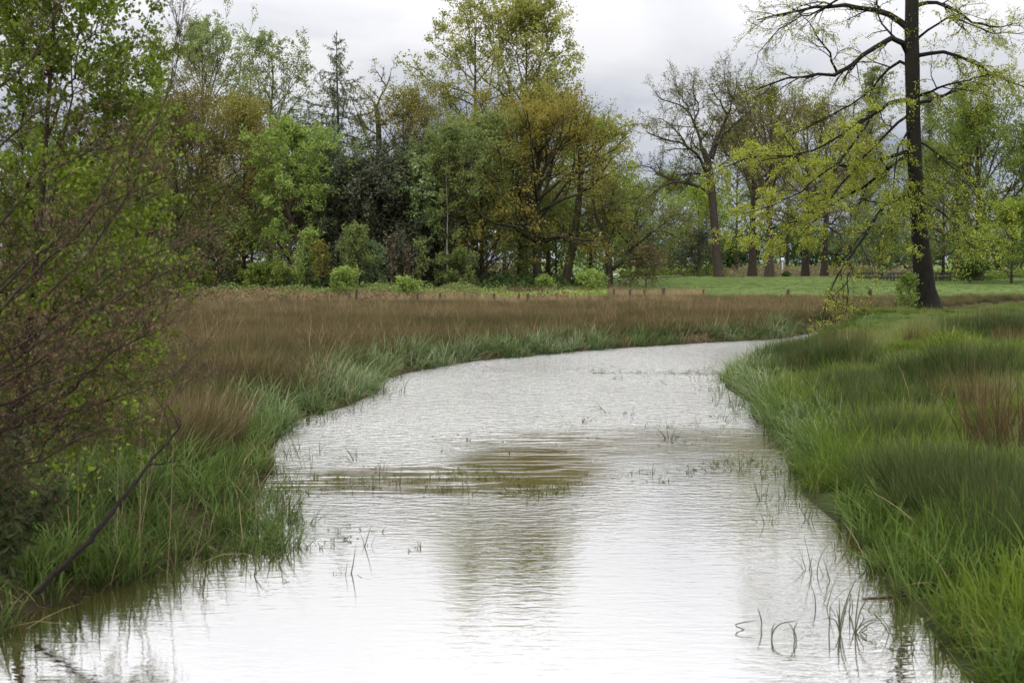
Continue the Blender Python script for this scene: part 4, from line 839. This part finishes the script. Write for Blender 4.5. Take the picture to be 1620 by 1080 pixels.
far_wood('distant_wood', 'far-off green wood closing the view behind the field', [(px + rng.uniform(-12, 12), rng.uniform(270, 330), rng.uniform(345, 385), rng.uniform(34, 55)) for px in range(860, 1720, 34)], 'dkgreen', 301, 0.75)
far_wood('wood_depths', 'dark depths of the wood behind the meadow', [(px + rng.uniform(-12, 12), rng.uniform(155, 185), rng.uniform(195, 290), rng.uniform(46, 62)) for px in range(40, 850, 34)], 'olive_brown', 302, 0.42, 2300)

# ------------------------------------------------------------------ shrubs and saplings before the wood
G_S = 'shrubs and saplings at the wood edge'
def shrub(label, px, Y, top, hw, pal, seed, leaves=3500, **kw):
    a = dict(cb=0.03, shape='full', lsize=0.15, n1=24, n2=5, n3=5, ang=(60, 22), r0=0.05, jit=0.12, group=G_S, cat='shrub', wf=0.95); a.update(kw)
    return tree(a.pop('name', 'shrub'), label, px, Y, top, hw, pal, seed, leaves=leaves, **a)
shrub('bright yellow-green willow shrub beside the leftmost fence posts', 548, 99, 428, 19, 'fresh', 401)
shrub('pale silvery-green shrub with upright shoots right of the bright willow', 646, 99, 444, 22, 'fresh', 402, 1500, ang=(40, 15))
shrub('olive sapling tree behind the bright willow shrub', 562, 112, 360, 30, 'willow', 403, 3200, name='sapling', cb=0.2, ang=(50, 20))
shrub('grey-green bush right of the olive sapling', 592, 113, 388, 24, 'greygreen', 404, 3000)
shrub('thin light green sapling at the left end of the dark clump', 486, 112, 366, 22, 'fresh', 405, 1900, name='sapling', cb=0.15)
shrub('small yellowish sapling left of the olive sapling', 507, 111, 384, 13, 'ochre', 406, 700, name='sapling', cb=0.35)
shrub('bare brown sapling against the dark evergreens, leftmost of three', 621, 110, 366, 11, 'brown', 407, 90, name='sapling', cb=0.3, bark=B_brown, twig=B_brown)
shrub('bare brown sapling against the dark evergreens, middle of three', 648, 110, 384, 9, 'brown', 408, 90, name='sapling', cb=0.3, bark=B_brown, twig=B_brown)
shrub('bare brown sapling against the dark evergreens, rightmost of three', 666, 111, 376, 10, 'willow', 409, 500, name='sapling', cb=0.3, bark=B_brown, twig=B_brown)
shrub('light green leafy bush under the olive tree', 728, 116, 402, 36, 'willow', 410, 5000)
shrub('bright spring-green bush between leaning tree and crooked oak', 934, 110, 432, 25, 'fresh', 411, 2600)
shrub('low green bush at the foot of the ochre oak', 410, 112, 424, 40, 'mid', 412, 5000)
shrub('green bush at the left foot of the wood behind shrub tips', 300, 111, 412, 45, 'mid', 413, 6000)
shrub('dark green low bush far left under the wood', 190, 111, 405, 60, 'dkgreen', 414, 7000)
shrub('low green bush at the foot of the orange oak', 862, 116, 442, 18, 'fresh', 415, 1500)
shrub('dark low bush on the mound right of the oaks', 1243, 153, 434, 18, 'dkgreen', 416, 2200, group=G_O)
shrub('low green shrubs end of field under the right tree', 1535, 142, 425, 40, 'dkgreen', 417, 5000, group=G_O)
shrub('twiggy brown bush below the crooked arm of the low oak', 1022, 128, 395, 34, 'brown', 418, 2500, group=G_O)
shrub('small-leaved bush growing against the left foot of the great beech', 1438, 58.6, 436, 16, 'fresh', 419, 1900, lsize=0.075, jit=0.07, group=None, ang=(45, 20), rmin=0.006)
# bramble bank and ground cover
def thicket(name, label, pxa, pxb, Ya, Yb, hmax, n, pal, seed, lsize):
    rng = np.random.default_rng(seed); Y = rng.uniform(Ya, Yb, n); px = rng.uniform(pxa, pxb, n); x = (px - CX) / F * Y; P = np.stack([x, Y], 1)
    hgt = hmax * np.clip((vnoise(P, 0.35, seed) - 0.28) * 2.2, 0.05, 1.1); z = gz(P) + hgt * rng.random(n) ** 0.5
    o1 = MB(); o1.add(*leaves_at(np.column_stack([P, z]), lsize, rng, 0, 0.7, 0.7)); tag(o1.build(name, LM(pal)), label, kind='stuff')
thicket('bramble', 'low tangled brambles along the foot of the wood', -80, 800, 100, 112, 1.15, 26000, 'willow', 431, 0.19)
thicket('dead_bracken', 'brown dead bracken patches between the brambles', -80, 900, 94, 108, 0.8, 14000, 'brown', 432, 0.17)
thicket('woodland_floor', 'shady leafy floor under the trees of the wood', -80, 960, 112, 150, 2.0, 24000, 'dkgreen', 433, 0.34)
thicket('verge_plants', 'rough green plants along the far verge', 760, 960, 100, 125, 0.6, 9000, 'fresh', 434, 0.17)
thicket('field_edge_plants', 'rough plants along the far edge of the green field', 980, 1150, 158, 190, 1.3, 5000, 'mid', 435, 0.3)
thicket('far_reed_field', 'pale straw-coloured field behind the footbridge', 1130, 1440, 176, 215, 1.7, 12000, 'straw', 436, 0.32)
thicket('field_end_plants', 'rough green plants at the right end of the field', 1440, 1720, 158, 190, 1.2, 7000, 'mid', 437, 0.3)

# ------------------------------------------------------------------ foreground shrubs on the left
hero('birch_shrub', 'leafy green birch close by at the upper left corner', 13.6,
     [(15, 860, 9), (25, 700, 7), (48, 500, 5.5), (66, 330, 4.6), (74, 200, 4), (82, 80, 3.2), (92, -60, 2.4), (96, -200, 1.5)],
     [([(48, 500), (95, 340), (120, 210), (140, 90), (160, -40)], 4, -0.5, 1), ([(30, 650), (70, 500), (130, 380), (180, 260), (200, 170)], 4, 0.5, 1.1),
      ([(25, 700), (80, 600), (140, 480), (185, 380), (215, 300)], 4, -0.6, 1.2), ([(20, 720), (90, 640), (150, 540), (195, 440), (225, 390)], 4, 0.4, 1.1),
      ([(20, 760), (90, 690), (150, 620), (200, 560), (235, 520)], 3, -0.2, .3), ([(60, 380), (30, 250), (10, 120), (0, -40)], 4, 0.6, 1), ([(40, 560), (-30, 420), (-60, 260), (-70, 100)], 4, -0.4, 1),
      ([(74, 220), (100, 120), (120, 30), (128, -60)], 3, 0.9, 1), ([(80, 120), (50, 50), (40, -40)], 3, -0.7, 1), ([(66, 330), (130, 230), (175, 120), (188, 30)], 3, 0.9, 1.1), ([(90, -40), (140, -110), (180, -160)], 3, 0, 1), ([(92, -60), (40, -130), (0, -170)], 3, .5, 1),
      ([(30, 650), (0, 500), (-20, 380), (10, 260)], 3, 0.9, 1), ([(20, 740), (60, 690), (110, 640), (160, 600)], 3, 0.9, .7)],
     'near_birch', 501, B_brown, B_brown, 50000, 0.046, (15, 0.85, 0.05), (6, 0.4, -0.12), jit=0.035, ldroop=1.1, aspect=0.8, rmin=0.0035, n_dep=0.1, ang2=(55, 35))
hero('brown_shrub', 'bare brown shrub with arching budding twigs reaching in from the left edge', 9.8,
     [(-170, 880, 16), (-165, 820, 13), (-160, 760, 10), (-150, 700, 8)],
     [([(-160, 760), (-80, 640), (20, 560), (130, 482), (220, 440), (295, 400)], 6, 0.6, 1), ([(-160, 760), (-80, 590), (20, 480), (120, 385), (215, 312), (300, 285)], 6, -0.5, 1),
      ([(-160, 740), (-80, 520), (20, 430), (100, 335), (165, 240), (205, 165)], 6, 0.8, .8), ([(-150, 720), (-90, 420), (-20, 250), (60, 190), (112, 163), (185, 138)], 6, -0.3, .5),
      ([(-150, 720), (-100, 330), (-40, 170), (10, 100), (50, 45), (85, -40)], 6, 0.4, .5), ([(-160, 770), (-60, 680), (40, 620), (150, 592), (235, 540), (285, 495)], 6, -0.6, 1.2),
      ([(-160, 790), (-60, 720), (30, 668), (130, 650), (210, 620), (270, 575)], 5, 0.7, 1.1), ([(-160, 800), (-60, 770), (40, 735), (130, 700), (210, 650)], 4, 0.2, .8),
      ([(-160, 750), (-60, 600), (40, 520), (130, 440), (200, 395), (262, 375)], 5, 1.1, 1), ([(-160, 750), (-70, 560), (0, 480), (80, 420), (150, 360)], 5, -0.8, .8),
      ([(-155, 730), (-80, 480), (-10, 360), (50, 290), (110, 250), (175, 215)], 5, 0.1, .7), ([(-160, 780), (-70, 660), (30, 600), (110, 560), (190, 500), (240, 470)], 5, -0.9, 1.1),
      ([(-160, 770), (-60, 690), (50, 600), (110, 530), (160, 500)], 5, 1.3, 1.1), ([(60, 480), (140, 400), (200, 315), (232, 225), (250, 150), (264, 80), (276, -12)], 2.6, 0.2, .25),
      ([(-160, 790), (-50, 700), (60, 640), (160, 560), (215, 490), (250, 430)], 4.5, 1.0, 1.1)],
     'buds', 502, B_brown, B_brown, 11000, 0.024, (18, 0.62, 0.10), (6, 0.26, 0.12), jit=0.01, aspect=0.5, rmin=0.0026, n_dep=0.06, ang2=(28, 24))
rng = np.random.default_rng(503)
bx = at(0, 900, 11.0)
hero('rhododendron', 'dark glossy rhododendron at the lower left corner below the brown shrub', 11.0,
     [(-60, 930, 8), (-50, 880, 6), (-40, 830, 5)],
     [([(-50, 880), (-20, 820), (20, 770), (45, 740)], 4, -0.3, 1), ([(-50, 880), (-10, 850), (30, 830), (58, 810)], 4, 0.2, 1), ([(-45, 850), (-30, 780), (0, 720), (20, 690)], 4, 0.3, 1), ([(-50, 890), (-10, 880), (20, 870), (40, 860)], 3, -0.4, 1), ([(-45, 850), (-60, 760), (-50, 700)], 4, -0.2, 1)],
     'rhododendron', 504, B_brown, B_brown, 1500, 0.10, (9, 0.35, 0.2), (4, 0.16, 0.2), jit=0.03, aspect=0.34, rmin=0.004, n_dep=0.03)

# ------------------------------------------------------------------ small things
def poly_tube(name, pts, r0, r1, mat, parent=None, k=7, S=14, jit=0.0, seed=1):
    rng = np.random.default_rng(seed); q = resample(np.asarray(pts, float), S); q[1:-1] += rng.normal(0, jit, (S - 2, 3)) if jit else 0
    b = MB(); b.add(*tubes(q[None], np.linspace(r0, r1, S)[None] * (1 + 0.08 * rng.normal(size=(1, S))), k)); return b.build(name, mat, parent, True)
B_wet = bark_mat('bark_wet', (0.008, 0.006, 0.005), (0.03, 0.023, 0.017), 8)
def rel(pts, o): return np.asarray(pts) - np.asarray(o)
# fallen branch leaning out of the bank
p0 = at(55, 935, 11.8)
root = empty('fallen_branch', tuple(p0), 'dark bare branch leaning up out of the left water edge', 'branch')
main = np.array([at(55, 940, 11.8), at(95, 898, 11.95), at(140, 858, 12.1), at(190, 795, 12.4), at(236, 735, 12.7), at(262, 700, 12.9), at(283, 678, 13.0)])
poly_tube('bough', rel(main, p0), 0.030, 0.009, B_wet, root, 8, 26, 0.006, 3)
for pts in ([(236, 735, 12.7), (258, 733, 12.6), (284, 727, 12.5)], [(283, 678, 13.0), (275, 655, 13.0), (262, 640, 13.1)], [(270, 690, 12.95), (262, 650, 13.1), (240, 622, 13.2)], [(283, 678, 13.0), (288, 668, 13.0), (279, 660, 13.0)]):
    poly_tube('twig', rel([at(*q) for q in pts], p0), 0.008, 0.003, B_wet, root, 5, 8, 0.004, 4)
# a second, short dead twig in the water
p0 = hit(130, 948); root = tag(poly_tube('dead_twig', rel([hit(118, 950, -0.02), at(128, 946, 11.9), at(136, 932, 11.9)], p0), 0.01, 0.004, B_wet, None, 6, 8), 'short dark dead twig poking from the water at the left bank', 'twig'); root.location = tuple(p0)
# dry reed stalks
M_stalk = plain('dry_stalk', (0.22, 0.16, 0.095), 0.7, 0.25, 20)
for n_, (a, b_) in enumerate([((107, 805), (104, 722)), ((119, 806), (123, 728)), ((182, 790), (185, 640)), ((203, 792), (258, 652)), ((217, 795), (222, 655)), ((262, 796), (274, 678)), ((214, 800), (240, 690)), ((296, 830), (330, 785)), ((404, 815), (403, 780)), ((1325, 500), (1318, 440)), ((1357, 520), (1346, 430))]):
    Y = 13.4 + 0.1 * (n_ % 4) if n_ < 8 else (15.3 if n_ == 8 else 58.0)
    A, B = at(a[0], a[1], Y), at(b_[0], b_[1], Y + 0.1); A[2] = min(A[2], float(gz([A[:2]])[0]) - 0.02)
    w_ = 0.0042 if n_ < 9 else 0.012
    o = tag(poly_tube('reed_stalk', rel([A, A * 0.5 + B * 0.5 + np.array([0.015, 0, 0]), B], A), w_, w_ * 0.6, M_stalk, None, 6, 8),
            ['dry tan reed stalk, leftmost in the sedge by the brown shrub', 'dry tan reed stalk second from left by the brown shrub', 'tall dry reed stalk left of the leaning fallen branch', 'long tan reed stalk slanting right across the fallen branch', 'upright tan reed stalk crossing the fallen branch',
             'dry reddish reed stalk below the tip of the fallen branch', 'tan reed stalk slanting beside the upright ones at the fallen branch', 'short pale broken stalk lying in the left sedge', 'short dark reed stub standing in the left shallows',
             'thin pale reed stem under the low beech bough, left one', 'thin tall pale reed stem left of the beech foot'][n_], 'reed', 'dry reed stalks'); o.location = tuple(A)
# wooden stub in the water at the left bank
p0 = hit(487, 668); o = tag(poly_tube('wooden_stub', [(0, 0, -0.3), (0.0, 0, 0.05), (0.01, 0, 0.22)], 0.045, 0.03, B_wet, None, 8, 8, 0.005), 'small dark wooden stub at the left water edge', 'stub'); o.location = tuple(p0)
# floating stick
p0 = hit(1365, 946); o = tag(poly_tube('floating_stick', rel([hit(1365, 946, 0.005), hit(1400, 943, 0.012), hit(1432, 940, 0.01)], p0), 0.008, 0.011, B_lichen, None, 6, 10), 'thin grey stick floating at the right water edge', 'stick'); o.location = tuple(p0)
# reed tufts standing in the near water
M_reed = plain('reed_leaf', (0.06, 0.085, 0.028), 0.5, 0.35, 12)
def ribbon(pts, w0, name, parent, S=12):
    q = resample(np.asarray(pts, float), S); f = np.linspace(0, 1, S); wd = w0 * (0.55 + 0.9 * f) * (1 - f ** 2.5) + 0.0012
    T = nrm(np.gradient(q, axis=0)); sd2 = nrm(np.cross(T, np.array([0.15, 1.0, 0.2]))); nn2 = np.cross(T, sd2)
    V = np.stack([q - sd2 * wd[:, None], q - nn2 * 0.0012, q + sd2 * wd[:, None], q + nn2 * 0.0012], 1).reshape(-1, 3)
    i_ = np.arange(S - 1)[:, None] * 4; j = np.arange(4)[None, :]; Q = np.stack([i_ + j, i_ + (j + 1) % 4, i_ + 4 + (j + 1) % 4, i_ + 4 + j], -1).reshape(-1, 4)
    b = MB(); b.add(V, Q); return b.build(name, M_reed, parent, True)
def z7(p): return (1130 + p[0] / 3.306, 880 + p[1] / 3.306)
TUFTS = [('green reed tuft with tall upright blade in the near right water', (657, 405), [[(657, 405), (662, 330), (690, 230), (748, 100)], [(657, 405), (655, 330), (654, 215)], [(657, 405), (672, 340), (690, 250), (722, 190)], [(657, 400), (652, 330), (640, 275)], [(660, 400), (640, 330), (600, 320), (562, 330)], [(600, 345), (606, 300), (605, 258)]]),
         ('bent reed tuft right of the tall upright one', (735, 395), [[(735, 395), (742, 300), (765, 130)], [(735, 395), (760, 280), (810, 205), (850, 180)], [(735, 395), (720, 330), (703, 300)], [(735, 395), (760, 360), (790, 320), (765, 290)], [(735, 400), (780, 390), (808, 375), (770, 350)], [(720, 330), (790, 335), (860, 330), (835, 285)], [(740, 380), (800, 355), (850, 335), (866, 330)]]),
         ('arched reed leaf bent over in the near water', (300, 430), [[(300, 432), (305, 390), (345, 345), (438, 335)], [(300, 425), (302, 370), (322, 345)]]),
         ('small forked reed sprig right of the arched leaf', (424, 440), [[(424, 440), (432, 420), (410, 375), (388, 345)], [(424, 440), (415, 400), (420, 370), (436, 340)]]),
         ('folded reed leaf lying on the water, leftmost of the near tufts', (178, 378), [[(178, 378), (140, 372), (95, 361), (150, 342), (222, 335)], [(240, 375), (252, 345), (228, 268)]]),
         ('slim dark reed sprig standing off the right sedge', (797, 70), [[(797, 75), (795, 30), (780, -30)], [(797, 75), (800, 20), (810, -25)], [(797, 75), (785, 40), (770, 20)]])]
for lab, b0, bl in TUFTS:
    c0 = hit(*z7(b0)); root = empty('reed_tuft', tuple(c0), lab, 'reed', 'reed tufts in the near water')
    for q_, b_ in enumerate(bl):
        pts = np.array([at(*z7(p), c0[1] + 0.03 * ((q_ % 3) - 1) * (i_ > 0)) for i_, p in enumerate(b_)]) - c0
        pts[0, 2] = min(pts[0, 2], -0.03); ribbon(pts, 0.0048, 'leaf', root)
# rush tussocks that stand out on the right bank
M_tus = blade_mat('tussock_russet', (0.06, 0.05, 0.022), [(0.08, 0.06, 0.026), (0.15, 0.10, 0.05), (0.24, 0.165, 0.09)], trans=0.2, rough=0.65, spec=0.1)
tmesh = [clump('tussock', M_tus, s, 330, 0.42, 0.72, 0.25, 0.010, 0.22, 0.3, (0.15, 0)).data for s in (701, 702)]
for n_, (px, py, z_, s_, lab) in enumerate([(1606, 672, 0.75, 1.6, 'tall russet rush tussock at the right edge'), (1560, 626, 0.75, 0.9, 'russet rush tussock left of the tall one at the right edge'), (1500, 608, 0.75, 0.8, 'brown rush tussock in the middle of the right bank'),
        (1345, 560, 0.7, 1.2, 'brown rush tussock near the stream bend on the right bank'), (1305, 558, 0.6, 0.8, 'low brown rush tussock at the tip of the right bank'), (1452, 552, 0.85, 0.8, 'small brown rush tussock below the great beech'), (1600, 552, 0.9, 0.9, 'brown rush tussock far back at the right edge'), (1570, 520, 0.9, 0.8, 'dull brown rush tussock right of the beech foot')]):
    c0 = hit(px, py, z_); c0[2] = float(gz([c0[:2]])[0]); o = obj('rush_tussock', tmesh[n_ % 2], M_tus); o.location = tuple(c0); o.scale = (s_,) * 3; o.rotation_euler = (0, 0, 1.3 * n_); tag(o, lab, 'rushes', 'russet tussocks of the right bank')
# pale leafy plant near the bend
c0 = hit(1338, 528, 0.75); c0[2] = float(gz([c0[:2]])[0]); rng = np.random.default_rng(88)
root = empty('butterbur', tuple(c0), 'pale whitish-green leafy plant at the stream bend', 'plant')
for q_ in range(26):
    a_ = rng.random() * 6.28; r_ = 0.32 * math.sqrt(rng.random()); h_ = rng.uniform(0.15, 0.5) * (1.2 - r_); sz = rng.uniform(0.09, 0.16); tl = rng.uniform(0.3, 1.0)
    cc_ = np.array([r_ * math.cos(a_), r_ * math.sin(a_), h_]); n9 = 9; an = np.linspace(0, 2 * math.pi, n9, endpoint=False)
    u_ = np.array([-math.sin(a_), math.cos(a_), 0]); v_ = np.array([math.cos(a_) * math.cos(tl), math.sin(a_) * math.cos(tl), -math.sin(tl)])
    ring = cc_ + sz * (np.cos(an)[:, None] * u_ + np.sin(an)[:, None] * v_) * (1 + 0.12 * np.cos(3 * an))[:, None]
    b = MB(); b.add(np.vstack([cc_ - np.array([0, 0, 0.03]), ring]), None, [(0, 1 + i_, 1 + (i_ + 1) % n9) for i_ in range(n9)])
    st = np.array([[cc_[0] * 0.3, cc_[1] * 0.3, -0.05], cc_ * 0.7, cc_ - np.array([0, 0, .03])]); b.add(*tubes(resample(st, 4)[None], np.full((1, 4), 0.006), 4)); b.build('leaf', LM('white_leaf'), root)
# fence posts along the far edge of the rushes
M_post = bark_mat('fence_wood', (0.025, 0.018, 0.013), (0.085, 0.065, 0.048), 5)
posts = [(553, 463, 3), (563, 459, 4), (660, 466, 4), (697, 466, 4), (783, 466, 4), (820, 465, 4), (835, 466, 4.5), (910, 461, 3.5), (971, 465, 3.5), (996, 464, 4), (1018, 465, 4), (1049, 457, 6), (1112, 463, 4), (1246, 465, 4.5), (1377, 463, 6)]
ordn = ['leftmost', 'second', 'third', 'fourth', 'fifth', 'sixth', 'seventh', 'eighth', 'ninth', 'tenth', 'eleventh', 'twelfth', 'thirteenth', 'fourteenth', 'last']
for n_, (px, top, wpx) in enumerate(posts):
    Y = 91 + (0 if px < 900 else 12); k = Y / F; A = at(px, top, Y); z0 = float(gz([A[:2]])[0]); h_ = max(A[2] - z0, 0.6) + 0.06; r_ = wpx * k * 0.5 * 1.1
    rng = np.random.default_rng(600 + n_); an = np.linspace(0, 2 * math.pi, 7, endpoint=False); V = []
    tx, ty = rng.normal(0, 0.06, 2) * h_
    for zz, rr_ in ((-0.4, 1), (0.0, 1), (h_ * 0.55, 0.95), (h_ - 0.03, 0.93), (h_, 0.7)):
        V += [(math.cos(a_) * r_ * rr_ * (1 + 0.1 * math.sin(3 * a_ + n_)) + tx * zz / h_, math.sin(a_) * r_ * rr_ + ty * zz / h_, zz + (0.04 * math.cos(a_) if zz > h_ - 0.01 else 0)) for a_ in an]
    Q = [(7 * s_ + i_, 7 * s_ + (i_ + 1) % 7, 7 * s_ + 7 + (i_ + 1) % 7, 7 * s_ + 7 + i_) for s_ in range(4) for i_ in range(7)]
    V.append((tx, ty, h_ + 0.01)); b = MB(); b.add(V, Q, [(28 + i_, 28 + (i_ + 1) % 7, 35) for i_ in range(7)]); o = b.build('fence_post', M_post); o.location = (A[0], A[1], z0)
    tag(o, ('tall dark fence post standing against the green field, twelfth from the left' if n_ == 11 else ('%s weathered fence post %salong the far edge of the rushes' % (ordn[n_], '' if n_ in (0, 14) else 'from the left '))), 'fence post', 'weathered fence posts of the meadow')
# footbridge across the ditch in the field
Yb = 150.0; kb = Yb / F; c0 = at(1358, 447, Yb); xb0, xb1 = c0[0], at(1532, 447, Yb)[0]; zd = float(at(1400, 446, Yb)[2])
root = empty('footbridge', (xb0, Yb, zd), 'low dark wooden footbridge with railings in the far field', 'bridge')
M_bw = plain('bridge_timber', (0.022, 0.02, 0.019), 0.7, 0.3, 4); M_brick = plain('bridge_abutment', (0.30, 0.20, 0.16), 0.9, 0.2, 3); M_deck = plain('bridge_deck', (0.06, 0.05, 0.042), 0.8, 0.3, 3)
Lb = xb1 - xb0; b = MB(); b.add(*box(2.6, Lb - 1.5, -0.7, 0.7, -0.22, -0.06)); b.build('deck_beam', M_bw, root)
for i_ in range(42): 
    b = MB(); b.add(*box(2.0 + i_ * (Lb - 3.2) / 42 + 0.01, 2.0 + (i_ + 1) * (Lb - 3.2) / 42 - 0.01, -0.8, 0.8, -0.055, 0.0)); b.build('deck_plank', M_deck, root)
for side in (-0.74, 0.74):
    for i_ in range(16):
        x_ = 0.25 + i_ * (Lb - 0.5) / 15; b = MB(); b.add(*box(x_ - 0.07, x_ + 0.07, side - 0.06, side + 0.06, -0.45, 0.86)); b.build('post', M_bw, root)
    for z_ in (0.86, 0.42):
        b = MB(); b.add(*box(0.0, Lb, side - 0.072, side + 0.072, z_ + 0.002, z_ + 0.125)); b.build('rail', M_bw, root)
for xa, xb_ in ((2.2, 3.9), (Lb - 3.0, Lb - 1.4)):
    b = MB(); b.add(*box(xa, xb_, -0.9, 0.9, -0.8, -0.225)); b.build('abutment', M_brick, root)
# pale path behind the trees and a white rail fence further off
P = np.array([(-6 + 3.0 * i_, 150 + 1.5 * math.sin(i_ * 0.3)) for i_ in range(9)]); z_ = gz(P) + 0.12
V = []; 
for q_, zz in zip(P, z_): V += [(q_[0], q_[1] - 0.9, zz), (q_[0], q_[1] + 0.9, zz)]
Q = [(2 * i_, 2 * i_ + 2, 2 * i_ + 3, 2 * i_ + 1) for i_ in range(8)]
b = MB(); b.add(V, Q); tag(b.build('path', plain('path_gravel', (0.30, 0.27, 0.22), 0.95, 0.15, 2)), 'pale gravel path passing behind the trees', kind='structure')
Yw = 205.0; A, B = at(896, 434, Yw), at(1062, 434, Yw); zg = float(gz([A[:2]])[0]); M_w = plain('white_paint', (0.72, 0.72, 0.70), 0.6, 0.08, 2)
root = empty('rail_fence', (A[0], Yw, zg), 'white rail fence glimpsed far behind the crooked oak', 'fence'); Lw = B[0] - A[0]
for i_ in range(9):
    b = MB(); b.add(*box(i_ * Lw / 8 - 0.06, i_ * Lw / 8 + 0.06, -0.06, 0.06, -0.2, A[2] - zg + 0.1)); b.build('post', M_w, root)
for dz in (0.0, -0.45):
    b = MB(); b.add(*box(0, Lw, -0.085, -0.062, A[2] - zg + dz - 0.12, A[2] - zg + dz + 0.06)); b.build('rail', M_w, root)
A = at(1238, 410, 190.0); zg = float(gz([A[:2]])[0]); b = MB(); hp = A[2] - zg
b.add(*tubes(np.array([[[0, 0, -0.2], [0, 0, hp * 0.5], [0, 0, hp - 0.35]]]), np.array([[0.09, 0.09, 0.08]]), 8)); b.add(*box(-0.22, 0.22, -0.05, 0.05, hp - 0.35, hp + 0.2))
o = b.build('marker_post', M_w); o.location = (A[0], A[1], zg); tag(o, 'small white marker post seen between the mound oaks', 'post')
